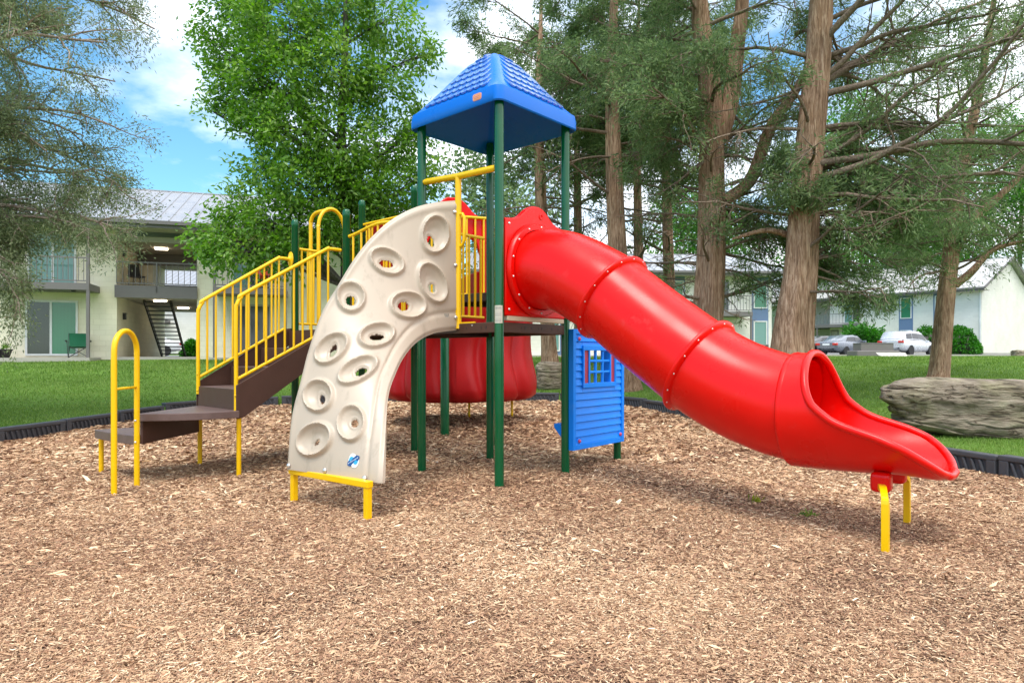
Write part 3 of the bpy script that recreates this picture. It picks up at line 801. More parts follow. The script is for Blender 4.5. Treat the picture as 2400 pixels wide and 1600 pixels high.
# ---- curved climbing wall
ko = [(673, 1098), (683, 981), (704, 894), (724, 817), (755, 731), (788, 675), (829, 608), (869.6, 557), (915.5, 516.5), (966.5, 488.5), (1017.5, 474.7), (1070, 469.6)]
ki = [(896.6, 1132), (902.8, 1026.7), (910, 930), (926, 879), (946, 838), (976.7, 802), (1017.5, 781), (1070, 774)]
NS, NTc = 250, 120
def arcl(c, n):
    c = np.array(curve(c, 400)); d = np.r_[0, np.cumsum(np.hypot(*np.diff(c, axis=0).T))]; s = np.linspace(0, d[-1], n)
    return np.stack([np.interp(s, d, c[:, 0]), np.interp(s, d, c[:, 1])], 1)
co, ci = arcl(ko, NS + 1), arcl(ki, NS + 1)
f_ = np.linspace(0, 1, NS + 1); e_ = f_ ** 1.5
do = lerp(5.56, 6.60, e_); di = lerp(4.98, 6.60, e_)
def px3(p, d): return np.stack([(p[:, 0] - 1200) * d / FPX, d, EYE - (p[:, 1] - HOR) * d / FPX], 1)
Wo, Wi = px3(co, do), px3(ci, di)
tt = np.linspace(0, 1, NTc + 1)[None, :, None]
Surf = Wo[:, None, :] * (1 - tt) + Wi[:, None, :] * tt
# belly across the width so that it reads as a moulded sheet
ds = np.gradient(Surf, axis=0); dt = np.gradient(Surf, axis=1); Nn = np.cross(ds, dt); Nn /= np.linalg.norm(Nn, axis=2, keepdims=True)
if Nn[NS // 2, NTc // 2, 1] > 0: Nn = -Nn          # towards the viewer's side
PX = 1200 + FPX * Surf[..., 0] / Surf[..., 1]; PY = HOR + FPX * (EYE - Surf[..., 2]) / Surf[..., 1]
H = np.zeros((NS + 1, NTc + 1)); hole = np.zeros((NS + 1, NTc + 1), bool); thin = np.full((NS + 1, NTc + 1), 9.0)
HOLDS = [(739, 216, 70, 98, 8, 724, 247, 19, 31, -20), (519, 343, 90, 62, 28, 520, 349, 35, 22, 12), (724, 437, 108, 66, 66, 731, 461, 18, 24, -10), (360, 508, 69, 77, -10, 357, 518, 25, 28, -12),
         (612, 543, 90, 68, 5, 600, 543, 29, 25, 0), (473, 684, 88, 60, -18, 477, 685, 35, 19, -3), (275, 743, 96, 62, -42, 276, 748, 16, 35, 18), (392, 844, 106, 56, -30, 405, 844, 31, 21, -25),
         (218, 958, 75, 81, 0, 225, 971, 15, 28, -8), (368, 1085, 69, 90, 0, 373, 1080, 20, 21, 0), (202, 1155, 95, 76, -36, 199, 1170, 11, 20, 35)]
for hx, hy, a, c_, ang, ox, oy, oa, ob, oang in HOLDS:
    cx, cy = 640 + hx / 1.96, 440 + hy / 1.96; a, c_ = a / 1.96, c_ / 1.96
    an = math.radians(ang); X = (PX - cx) * math.cos(an) + (PY - cy) * math.sin(an); Y = -(PX - cx) * math.sin(an) + (PY - cy) * math.cos(an)
    rho = np.hypot(X / a, Y / c_)
    ring = np.exp(-((rho - .85) / .105) ** 2) * .034
    dish = -.027 * (1 - sstep(.25, .76, rho))
    thin = np.minimum(thin, rho)
    # the dish is deepest at the opening
    ox2, oy2 = 640 + ox / 1.96, 440 + oy / 1.96; an2 = math.radians(oang)
    X2 = (PX - ox2) * math.cos(an2) + (PY - oy2) * math.sin(an2); Y2 = -(PX - ox2) * math.sin(an2) + (PY - oy2) * math.cos(an2)
    r2 = np.hypot(X2 / (oa / 1.96), Y2 / (ob / 1.96))
    H += np.where(rho < 1.35, ring, 0) + np.where(rho < 1, dish, 0) + np.where(rho < 1, .007 * np.exp(-((r2 - 1.25) / .18) ** 2), 0)
    hole |= r2 < 1.0
# moulded flange along the inner edge and rolled outer edge
tt2 = np.linspace(0, 1, NTc + 1)[None, :]; 
H += -.012 * np.exp(-((tt2 - .86) / .02) ** 2) - .018 * sstep(.965, 1, tt2) - .022 * sstep(.035, 0, tt2) + .008 * np.exp(-((tt2 - .05) / .025) ** 2)
TH = .045
Top = Surf + Nn * (H + .02)[..., None]; Bot = Surf + Nn * np.where(thin < .95, H + .008, -.028)[..., None]
cell_hole = hole[:-1, :-1] & hole[1:, :-1] & hole[:-1, 1:] & hole[1:, 1:]
nv = (NS + 1) * (NTc + 1); idx = np.arange(nv).reshape(NS + 1, NTc + 1)
keep = ~cell_hole
qa = np.stack([idx[:-1, :-1], idx[:-1, 1:], idx[1:, 1:], idx[1:, :-1]], -1)
ft = qa[keep]; fb = qa[keep][:, ::-1] + nv
side = []
def wall(i1, j1, i2, j2): a, c_ = idx[i1, j1], idx[i2, j2]; side.append((a, c_, c_ + nv, a + nv))
for i in range(NS):
    for j in range(NTc):
        if not keep[i, j]: continue
        if j == 0 or not keep[i, j - 1]: wall(i + 1, j, i, j)
        if j == NTc - 1 or not keep[i, j + 1]: wall(i, j + 1, i + 1, j + 1)
        if i == 0 or not keep[i - 1, j]: wall(i, j, i, j + 1)
        if i == NS - 1 or not keep[i + 1, j]: wall(i + 1, j + 1, i + 1, j)
allv = np.concatenate([Top.reshape(-1, 3), Bot.reshape(-1, 3)]); allf = np.concatenate([ft, fb, np.array(side)])
climb = np_mesh('climbing_wall', allv, allf, BGE, play, smooth=True)
climb.data.set_sharp_from_angle(angle=math.radians(50))
def nearest(px, py):
    k = np.argmin((PX - px) ** 2 + (PY - py) ** 2); i, j = divmod(k, NTc + 1); return Vector(Top[i, j]), Vector(Nn[i, j]), i, j
b = MB()
for px, py in ((1064, 497), (1065, 621), (1065, 744), (684, 1089), (766, 1102), (858, 1119)):
    p, n, i, j = nearest(px, py); bolt(p, n, .021, .018, climb)
# round-cornered sticker with two interlocking loops
def sticker(shape, m, name, lift):
    b = MB(); V = []
    p, n, i, j = nearest(834, 1079)
    ex = (Vector(Surf[i, min(j + 6, NTc)]) - Vector(Surf[i, j - 6])).normalized(); ez = n.cross(ex).normalized()
    if ez.z < 0: ez = -ez
    b.extrude([p + ex * x + ez * z + n * (.001) for x, z in shape], n * lift); return b.build(name, m, climb)
def blob(cx, cz, rx, rz, rot=0, n=20, sq=2.0):
    out = []
    for k in range(n):
        a = 2 * PI * k / n; x = math.copysign(abs(math.cos(a)) ** (2 / sq), math.cos(a)) * rx; z = math.copysign(abs(math.sin(a)) ** (2 / sq), math.sin(a)) * rz
        c_, s_ = math.cos(rot), math.sin(rot); out.append((cx + x * c_ - z * s_, cz + x * s_ + z * c_))
    return out
sticker(blob(-.018, .006, .034, .046, 0, sq=2.6), WHT, 'loop_emblem_back', .0015)
sticker(blob(.022, -.006, .034, .046, 0, sq=2.6), WHT, 'loop_emblem_back', .0018)
sticker(blob(-.022, -.006, .024, .032, 0, sq=2.6), LBLUE, 'loop_emblem', .0028)
sticker(blob(.026, .004, .022, .030, 0, sq=2.6), LBLUE, 'loop_emblem', .0030)
band = [(-.052, -.022), (-.046, -.046), (-.016, -.050), (.004, -.022), (.022, .010), (.046, .004), (.054, .026), (.046, .044), (.018, .046), (-.006, .020), (-.024, -.010), (-.042, -.008)]
sticker(band, NAVY, 'loop_emblem_band', .004)
b = MB(); p, n, i, j = nearest(834, 1079); ex = (Vector(Surf[i, min(j + 6, NTc)]) - Vector(Surf[i, j - 6])).normalized(); ez = n.cross(ex).normalized(); ez = ez if ez.z > 0 else -ez
for k in range(9):
    x = -.038 + k * .0095; z = -.030 + (x + .038) * .78
    q = p + ex * x + ez * z + n * .0052; b.box(q, (.0035, .011 - .004 * (k % 3 == 1), .002), Matrix((ex, ez, n)).transposed())
b.build('emblem_lettering', WHT, climb)
b = MB(); p, n, i, j = nearest(1045, 741); ex = Vector(Surf[i + 6, j]) - Vector(Surf[i - 6, j]); ex.normalize(); ez = n.cross(ex).normalized()
for a in range(4):
    s1, s2 = ((1, 0), (0, 1), (-1, 0), (0, -1))[a]; q = p + ex * s1 * .026 + ez * s2 * .021 + n * .001
    b.box(q, (.004 if s1 else .056, .004 if s2 else .046, .003), Matrix((ex, ez, n)).transposed())
b.box(p + n * .001, (.028, .02, .003), Matrix((ex, ez, n)).transposed())
b.build('moulded_mark', GREYP, climb)
# foot bar with two legs
f1 = Vector((-1.82, 5.56, 0)); f2 = Vector((-1.08, 4.98, 0)); dd = (f2 - f1).normalized(); nrm = Vector((-dd.y, dd.x, 0))
b = MB(); b.bar(f1 - dd * .04 + Z3 * .262, f2 + dd * .03 + Z3 * .262, .06, .05); fb_ = b.build('foot_bar', YEL, climb, bevel=.006)
for f in (f1, f2):
    b = MB(); b.box((f.x, f.y, .06), (.046, .05, .36), Matrix((dd, nrm, Z3)).transposed()); b.build('foot_leg', YEL, climb, bevel=.006)
# tall yellow pole, cross bar, handle and bracket
mFL = (pF + pL) / 2
b = MB()
b.tube([P3(mFL, 1.49), P3(mFL, 3.0)], .032, 16)
b.tube([P3(mFL + U2 * .02, 2.62), P3(mFL + U2 * .06, 2.62), P3(mFL + U2 * .085, 2.585), P3(mFL + U2 * .085, 2.36), P3(mFL + U2 * .06, 2.31), P3(mFL + U2 * .02, 2.30)], .016, 10)
b.bar(P3(mFL - U2 * .05, 1.515), P3(mFL + U2 * .24, 1.515), .014, .075)
gp = b.build('grab_pole', YEL, play, smooth=True, auto=40)
b = MB(); pts_ = [P3(pL + U2 * .045, 3.03), P3(pL + U2 * .08, 3.03), P3(mFL, 3.0), P3(pF - U2 * .09, 2.985), P3(pF - U2 * .045, 2.985)]
b.tube(pts_, [.026, .031, .031, .031, .028], 14); b.build('cross_bar', YEL, gp, smooth=True, auto=40)
b = MB(); nv_ = -V3
for s_ in (.0, .19): bolt(P3(mFL + U2 * (s_ + .02), 1.515) + nv_ * .008, nv_, .012, .01, gp)

# ---- barriers
def barrier(a, e, z0, z1, n=7, wave=0.0, name='barrier', inset=.05, gap=(0, 1)):
    a = np.array(a); e = np.array(e); L = np.hypot(*(e - a)); d = (e - a) / L
    a2, e2 = a + d * inset, e - d * inset
    s0, s1 = gap
    A = a2 + (e2 - a2) * s0; E = a2 + (e2 - a2) * s1
    b = MB(); N_ = 14
    top = [P3(A + (E - A) * (i / N_), z1 + wave * math.sin(PI * i / N_) ** 1.5) for i in range(N_ + 1)]
    b.tube(top, .019, 10); b.tube([P3(A, z0), P3(E, z0)], .016, 10)
    for i in range(n):
        f = (i + .5) / n; q = A + (E - A) * f
        b.tube([P3(q, z0), P3(q, z1 + wave * math.sin(PI * f) ** 1.5)], .0135, 8)
    return b.build(name, YEL, play, smooth=True, auto=40)
barrier(pM1, pL, 1.63, 2.60, 8, .09)
barrier(pL, pB, 1.66, 2.57, 5, .0, gap=(.44, .94))
barrier(pM2, pT, 2.02, 3.03, 8)
barrier(pM2, pK2, 1.65, 3.03, 8)
bx = barrier(pK1, pK2, 1.63, 2.58, 3, gap=(0, .28))
# loop arch on the far side and its outward hoop
def KK(s, off, z): q = pK1 + (pK2 - pK1) * s - U2 * off; return Vector((q[0], q[1], z))
b = MB()
kz = 3.17
arch = [KK(.33, 0, 1.4), KK(.33, 0, 2.8)] + [KK(.33 + .195 * (1 - math.cos(PI * k / 10)), 0, 2.90 + (kz - 2.90) * math.sin(PI * k / 10)) for k in range(11)] + [KK(.72, 0, 2.8), KK(.72, 0, 1.4)]
b.tube(curve([tuple(p) for p in arch], 60), .024, 12)
hoop = [KK(.52, 0, kz), KK(.52, .10, kz), KK(.50, .34, kz - .01), KK(.48, .43, kz - .10), KK(.48, .44, kz - .3), KK(.48, .44, 1.5), KK(.48, .44, -.1)]
b.tube(curve([tuple(p) for p in hoop], 50), .026, 12)
b.build('loop_arch', YEL, play, smooth=True)
# red panel between the two rear posts
b = MB(); q0 = pM2 + (pK2 - pM2) * .06 + V2 * .05; q1 = pM2 + (pK2 - pM2) * .95 + V2 * .05
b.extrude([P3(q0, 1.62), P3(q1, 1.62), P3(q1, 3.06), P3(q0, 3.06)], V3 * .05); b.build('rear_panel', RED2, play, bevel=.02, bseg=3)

# ---- stairs
Cn = np.array((-2.78, 6.73)); Bk = np.array((-3.48, 7.40)); An = np.array((-3.54, 6.33)); Dn = np.array((-4.29, 6.84))
UPN = (pM1 - Cn); UPN = UPN / np.hypot(*UPN); UPF = (pK1 - Bk); LN = np.hypot(*(pM1 - Cn)); 
def near_at(t): return Cn + (pM1 - Cn) * (t / 1.32)
def far_at(t): return Bk + (pK1 - Bk) * (t / 1.32)
stair = None
zs = [.672, .885, 1.10, 1.315]
run = .41
def tread(poly, z, th, name='tread', parent=None):
    b = MB(); b.prism(poly, z - th, z); return b
b = MB()
for k, z in enumerate(zs[1:]):
    t0 = k * run; n0, f0, n1, f1_ = near_at(t0), far_at(t0), near_at(t0 + run + .02), far_at(t0 + run + .02)
    b.prism([tuple(n0), tuple(n1), tuple(f1_), tuple(f0)], z - .03, z)
staircase = b.build('staircase', BRNT, play, bevel=.004)
for k in range(4):
    z0 = zs[k]; z1 = zs[k + 1] if k < 3 else DZ + .0; t0 = k * run
    a, c_ = near_at(t0), far_at(t0); d = (c_ - a) / np.hypot(*(c_ - a)); n_ = np.array([-d[1], d[0]])
    b = MB(); b.bar(P3(a, (z0 + z1) / 2 - .014), P3(c_, (z0 + z1) / 2 - .014), .02, (z1 - z0) + .022); b.build('riser', BRN, staircase)
# stringers
for fn, off in ((near_at, -1), (far_at, 1)):
    sl = (1.315 - .885) / (2 * run)
    pts_ = [(-.02, .585), (-.02, .925), (.02, .945), (1.16, 1.555), (1.30, 1.575), (1.30, 1.40), (1.16, 1.30), (.06, .60)]
    sh = U3 * (-.012 if off < 0 else -.018) if False else Vector((0, 0, 0))
    d_ = (Bk - Cn); d_ = Vector((d_[0], d_[1], 0)).normalized() * off
    b = MB(); b.extrude([P3(fn(t), z) + d_ * .012 for t, z in pts_], d_ * .022); b.build('stringer', BRN, staircase, bevel=.004)
# pale worn edge of the near stringer is its own top flange
# wedge steps
def bulge(a, c_, amt, n=10):
    d = c_ - a; nr_ = np.array([d[1], -d[0]]); nr_ = nr_ / np.hypot(*nr_)
    if np.dot(nr_, (a + c_) / 2 - Bk) < 0: nr_ = -nr_
    return [tuple(a + d * i / n + nr_ * amt * math.sin(PI * i / n)) for i in range(n + 1)]
b = MB(); b.prism([tuple(Bk + np.array((.01, -.0)))] + bulge(An + (-.02, -.02), Cn + (.05, -.06), .10), .60, .672); b.build('wedge_step', BRNT, staircase, bevel=.006)
b = MB(); b.prism([tuple(Bk + np.array((-.03, -.02)))] + bulge(Dn, An + (-.03, -.02), .02), .375, .465); b.build('wedge_step', BRNT, staircase, bevel=.006)
b = MB(); b.bar(P3(Bk, .49), P3(An + (.0, .03), .49), .025, .22); b.build('riser', BRN, staircase)
sc = Vector((0, 0, 0))
for k, (p, zt) in enumerate((((-2.77, 6.75), .62), ((-3.47, 7.40), .62), ((-4.27, 6.92), .40))):
    b = MB(); b.tube([(p[0], p[1], -.15), (p[0], p[1], zt)], .024, 14); b.build('leg', YEL, staircase, smooth=True, auto=40)
# handrails with pickets
def handrail(fn, bottom, flange_at, sgn, name='handrail'):
    b = MB(); hz = lambda t: 1.83 + (2.42 - 1.83) * (t / 1.06); lz = lambda t: .985 + .50 * t
    T = [(-.01, bottom), (-.01, 1.0), (-.01, 1.66), (.0, 1.745), (.045, 1.82), (.10, 1.87), (1.00, 2.395), (1.06, 2.425), (1.12, 2.435), (1.24, 2.435)]
    b.tube(curve([tuple(P3(fn(t), z)) for t, z in T], 70), .0205, 12)
    b.tube([P3(fn(.0), lz(0)), P3(fn(1.16), lz(1.16))], .017, 10)
    for i in range(10):
        t = .10 + i * .108
        b.tube([P3(fn(t), lz(t)), P3(fn(t), min(2.43, 1.87 + (t - .10) * .583))], .0125, 8)
    for z in (bottom + .04, bottom + .22): b.bolt(P3(fn(-.01), z) - V3 * .0 + Vector((-.0, -.02, 0)), (0, -1, 0), .010, .01)
    o = b.build(name, YEL, staircase, smooth=True, auto=40)
    if flange_at is None: return
    q = fn(1.25)
    b = MB(); M_ = Matrix((U3, Z3, -V3)).transposed(); b.lathe([(.06, -.004), (.06, .006), (.03, .014), (.02, .03)], P3(q, 2.435), 22, Matrix(((U3), (Z3 * 1.6), (-V3))).transposed()); b.build('rail_flange', YEL, staircase, smooth=True, auto=40)
handrail(near_at, .60, None, -1); handrail(far_at, .80, pK1, 1)
# step-side loop rail
g1 = Vector((-3.48, 5.82, 0)); g2 = Vector((-3.50, 6.21, 0))
b = MB(); top_ = [g1 + Vector((0, 0, -.15)), g1 + Vector((0, 0, .7)), g1 + Vector((0, 0, 1.2))] + [g1.lerp(g2, (1 - math.cos(PI * k / 10)) / 2) + Z3 * (1.255 + .19 * math.sin(PI * k / 10)) for k in range(1, 10)] + [g2 + Vector((0, 0, 1.2)), g2 + Vector((0, 0, .7)), g2 + Vector((0, 0, -.15))]
b.tube(curve([tuple(p) for p in top_], 80), .0245, 14); b.tube([g1 + Z3 * .93, g2 + Z3 * .93], .012, 10)
lr = b.build('loop_rail', YEL, play, smooth=True)
b = MB()
for z in (.42, .62): bolt(g2 + Z3 * z + Vector((.0, -.024, 0)), (0.2, -1, 0), .011, .012, lr)

# ---- blue house panel between R and Q
pq0 = pR + (pQ - pR) * .0 + U2 * .075; pq1 = pR + (pQ - pR) * .985 + U2 * .075
def HP(w, z, off=0): q = pq0 + (pq1 - pq0) * w + U2 * off; return Vector((q[0], q[1], z))
Wd = np.hypot(*(pq1 - pq0)); dv = Vector((*(pq1 - pq0), 0)).normalized(); du = Vector((*U2, 0)).normalized(); MP = Matrix((dv, du, Z3)).transposed()
def hbox(b, w0, w1, z0, z1, o0, o1):
    c_ = HP((w0 + w1) / 2, (z0 + z1) / 2, (o0 + o1) / 2); b.box(c_, ((w1 - w0) * Wd, abs(o1 - o0), z1 - z0), MP)
z0, z1 = .235, 1.50
wx0, wx1, wz0, wz1 = .305, .70, .93, 1.28
b = MB(); hbox(b, 0, .05, z0, z1, -.035, .03); hbox(b, .95, 1, z0, z1, -.035, .03); hbox(b, .05, .95, z1 - .05, z1, -.035, .03); hbox(b, .05, .95, z0, z0 + .055, -.035, .03)
# clapboards: each a wedge
nb = 15; hb = (z1 - .05 - z0 - .055) / nb
def clap(w0, w1, za, zb_):
    q = [HP(w0, za, .004), HP(w0, za, .026), HP(w0, zb_, .008), HP(w0, zb_, -.012), HP(w0, za, -.012)]
    b.extrude(q, HP(w1, za) - HP(w0, za))
for i in range(nb):
    za, zb_ = z0 + .055 + i * hb, z0 + .055 + (i + 1) * hb
    if zb_ > wz0 - .03 and za < wz1 + .03: 
        clap(.05, .18, za, zb_); clap(.81, .95, za, zb_)
        if za < wz0 - .03: clap(.18, .81, za, wz0 - .02)
        if zb_ > wz1 + .03: clap(.18, .81, wz1 + .02, zb_)
    else: clap(.05, .95, za, zb_)
house = b.build('house_panel', BLUP, play, bevel=.004)
b = MB()
hbox(b, .17, .82, wz1, wz1 + .05, -.02, .04); hbox(b, .17, .82, wz0 - .05, wz0, -.02, .04)
hbox(b, .17, .195, wz0, wz1, -.02, .04); hbox(b, .797, .82, wz0, wz1, -.02, .04); hbox(b, .28, .305, wz0, wz1, -.03, .035); hbox(b, .70, .72, wz0, wz1, -.06, .035)
for w in (.435, .57): b.tube([HP(w, wz0, .01), HP(w, wz1, .01)], .017, 10)
for z in (1.045, 1.165): b.tube([HP(.30, z, .012), HP(.705, z, .012)], .015, 10)
b.build('window_frame', BLUP, house, bevel=.003)
for w0, w1 in ((.195, .28), (.72, .797)):
    b = MB(); hbox(b, w0, w1, wz0, wz1, -.015, .022); b.build('shutter', PINK, house)
b = MB()
for w, z in ((.11, 1.40), (.11, .325), (.92, .325), (.92, 1.40)): bolt(HP(w, z, .022), U3, .022, .022, house, mat('rose_bolt', (.55, .06, .14), .3))
for w, z in ((.11, 1.40), (.11, .325), (.92, .325), (.92, 1.40)):
    b = MB(); b.lathe([(.036, -.01), (.036, .006), (.03, .012), (.0, .012)], HP(w, z, .014), 18, Matrix((dv, Z3, du)).transposed()); b.build('bolt_boss', BLUP, house, smooth=True, auto=40)
b = MB(); q = [HP(.02, .50, -.04), HP(.02, .50, -.25), HP(.02, .46, -.25), HP(.02, .30, -.10), HP(.02, .22, -.04)]
b.extrude(q, HP(.9, .5) - HP(.02, .5)); b.build('seat_shelf', BLUP, house, bevel=.012, bseg=3)

# ---- spiral slide behind
SC = Vector((-.88, 11.25, 0))
def sp(phi, r, z): return SC + Vector((math.cos(phi) * r, math.sin(phi) * r, z))
nphi = 260
b = MB(); rows = []
def fold(phi, z):
    p = phi + .10 * math.sin((z - .5) * 2.6)
    x = (p / math.radians(33)) % 1.0; x = min(x, 1 - x)
    return -.12 * math.exp(-(x / .15) ** 2) + .03 * math.sin((z - .5) * 5.0)
for i in range(nphi + 1):
    f = i / nphi; phi = math.radians(-88 + f * 364); zb = 1.86 - 1.28 * f ** .9
    zw = max(zb + .42, 1.58); zl = .50
    prof = [(.16, zb + .30), (.18, zb + .05), (.45, zb), (.85, zb + .02), (1.08 + fold(phi, zb), zb + .12), (1.12 + fold(phi, zw), zw), (1.15 + fold(phi, zw), zw + .025)]
    for k in range(15):
        g_ = k / 14; z = lerp(zw, zl + .10, g_); prof.append((1.24 + fold(phi, z) + .05 * sstep(.55, .95, g_), z))
    prof += [(1.22 + fold(phi, zl), zl + .03), (1.10 + fold(phi, zl), zl), (.8, zl + .03), (.45, zl + .1), (.20, zl + .2), (.16, zb + .30)]
    rows.append([sp(phi, float(r), float(z)) for r, z in prof])
b.grid(rows)
b.add(rows[0], [tuple(range(len(rows[0])))]); b.add(rows[-1], [tuple(reversed(range(len(rows[-1]))))])
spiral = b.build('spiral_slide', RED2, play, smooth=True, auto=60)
for X, Y in ((-.72, 11.2), (.0, 11.2)):
    b = MB(); b.tube([(X, Y, -.1), (X, Y, .66)], .020, 10); b.build('slide_leg', YEL, spiral, smooth=True)
# entry hood in the M2-T plane
def MT(w, z, off=0):
    q = pM2 + (pT - pM2) * w; d = pT - pM2; d = d / np.hypot(*d); n_ = np.array([-d[1], d[0]]); q = q + n_ * off; return Vector((q[0], q[1], z))
half = [(.03, 3.03), (.10, 3.035), (.22, 3.09), (.32, 3.2), (.42, 3.275), (.5, 3.28)]
outl = half + [(1 - w, z) for w, z in reversed(half[:-1])]
outl = [tuple(p) for p in curve(outl, 40)]
inn = [(.86, 1.98), (.86, 2.55), (.80, 2.72), (.68, 2.80), (.5, 2.82), (.32, 2.80), (.20, 2.72), (.14, 2.55), (.14, 1.98)]
pl = [(.03, 1.98)] + outl + [(.97, 1.98)] + inn
b = MB(); b.extrude([MT(w, z, .03) for w, z in pl], MT(0, 0, .10) - MT(0, 0, .03)); b.build('entry_hood', RED, spiral, bevel=.012, smooth=True, auto=35)
for w0 in (.12, .82):
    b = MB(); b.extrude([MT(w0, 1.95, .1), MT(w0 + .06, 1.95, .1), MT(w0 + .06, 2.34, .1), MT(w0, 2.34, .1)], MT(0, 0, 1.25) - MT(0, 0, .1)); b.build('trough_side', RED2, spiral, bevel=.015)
b = MB(); b.tube(curve([tuple(Vector((.02, 8.9, 1.02)) + Vector((.05 * math.cos(a), .02, .21 * math.sin(a)))) for a in np.linspace(0, 2 * PI, 13)], 40), .016, 8); 
# ------------------------------------------------------------------ trees
class TB:
    """numpy tubes gathered in one mesh"""
    def __init__(s): s.V = []; s.F = []; s.n = 0
    def tube(s, P, R, seg=6, lump=0.0, ph=0.0):
        P = np.asarray(P, float); n = len(P); R = np.broadcast_to(np.asarray(R, float), (n,))
        T = np.gradient(P, axis=0); T /= np.linalg.norm(T, axis=1, keepdims=True) + 1e-9
        ref = np.array([0, 0, 1.]) if abs(T[0, 2]) < .9 else np.array([1., 0, 0])
        X = np.cross(T, ref); X /= np.linalg.norm(X, axis=1, keepdims=True) + 1e-9; Y = np.cross(T, X)
        a = np.linspace(0, 2 * PI, seg, endpoint=False)
        if lump:
            tw = np.linspace(0, 1.6, n)[:, None]
            k = 1 + lump * (np.sin(3 * a + ph + tw * 2) * .55 + np.sin(5 * a + 2 * ph - tw * 3) * .35 + np.sin(9 * a + 3 * ph + tw * 2.5) * .3 + np.sin(14 * a + ph * 5 + tw) * .18)
        else: k = np.ones((n, seg))
        V = P[:, None, :] + R[:, None, None] * k[..., None] * (np.cos(a)[None, :, None] * X[:, None, :] + np.sin(a)[None, :, None] * Y[:, None, :])
        i = np.arange(n - 1)[:, None] * seg; j = np.arange(seg)[None, :]; j2 = (j + 1) % seg
        F = np.stack([i + j, i + j2, i + seg + j2, i + seg + j], -1).reshape(-1, 4) + s.n
        s.V.append(V.reshape(-1, 3)); s.F.append(F); s.n += n * seg
    def build(s, name, m, parent):
        return np_mesh(name, np.concatenate(s.V), np.concatenate(s.F), m, parent, smooth=True)

def rodrift(p0, d0, L, n, wander, lift, g=rng):
    """a branch path: start, direction, length, steps, sideways wander, upward (+) or downward (-) bend"""
    P = [np.array(p0, float)]; d = np.array(d0, float); d /= np.linalg.norm(d); st = L / n
    for i in range(n):
        d = d + g.normal(0, wander, 3) + np.array([0, 0, lift]); d /= np.linalg.norm(d)
        P.append(P[-1] + d * st)
    return np.array(P)
def pdir(P, i): d = P[min(i + 1, len(P) - 1)] - P[max(i - 1, 0)]; return d / (np.linalg.norm(d) + 1e-9)
def side_dir(d, ang, g=rng, flat=.6):
    r = g.normal(0, 1, 3); r[2] *= flat; r -= d * r.dot(d); r /= np.linalg.norm(r) + 1e-9
    return d * math.cos(ang) + r * math.sin(ang)

def sprays(C, D, n, ln, wd, spread, rad, g=rng, droop=0.0, base=.5, tv=.2):
    """n slender leaves round each centre"""
    C = np.repeat(np.asarray(C), n, 0); D = np.repeat(np.asarray(D), n, 0); m = len(C)
    cl = np.repeat(g.normal(0, .19, m // n), n)
    P = C + g.normal(0, rad, (m, 3)); d = D + g.normal(0, spread, (m, 3)); d[:, 2] -= droop; d /= np.linalg.norm(d, axis=1, keepdims=True) + 1e-9
    s = np.cross(d, g.normal(0, 1, (m, 3))); s /= np.linalg.norm(s, axis=1, keepdims=True) + 1e-9
    l = ln * g.uniform(.55, 1.35, m)[:, None]; w_ = wd * g.uniform(.6, 1.3, m)[:, None]
    V = np.stack([P, P + d * l * .5 + s * w_, P + d * l, P + d * l * .45 - s * w_], 1).reshape(-1, 3)
    t = np.clip(base + cl + g.normal(0, tv, m), 0, 1)
    return V, np.repeat(t, 4)
def leaves(name, parts, m, parent):
    V = np.concatenate([p[0] for p in parts]); t = np.concatenate([p[1] for p in parts])
    return np_mesh(name, V, np.arange(len(V)).reshape(-1, 4), m, parent, tint=t)

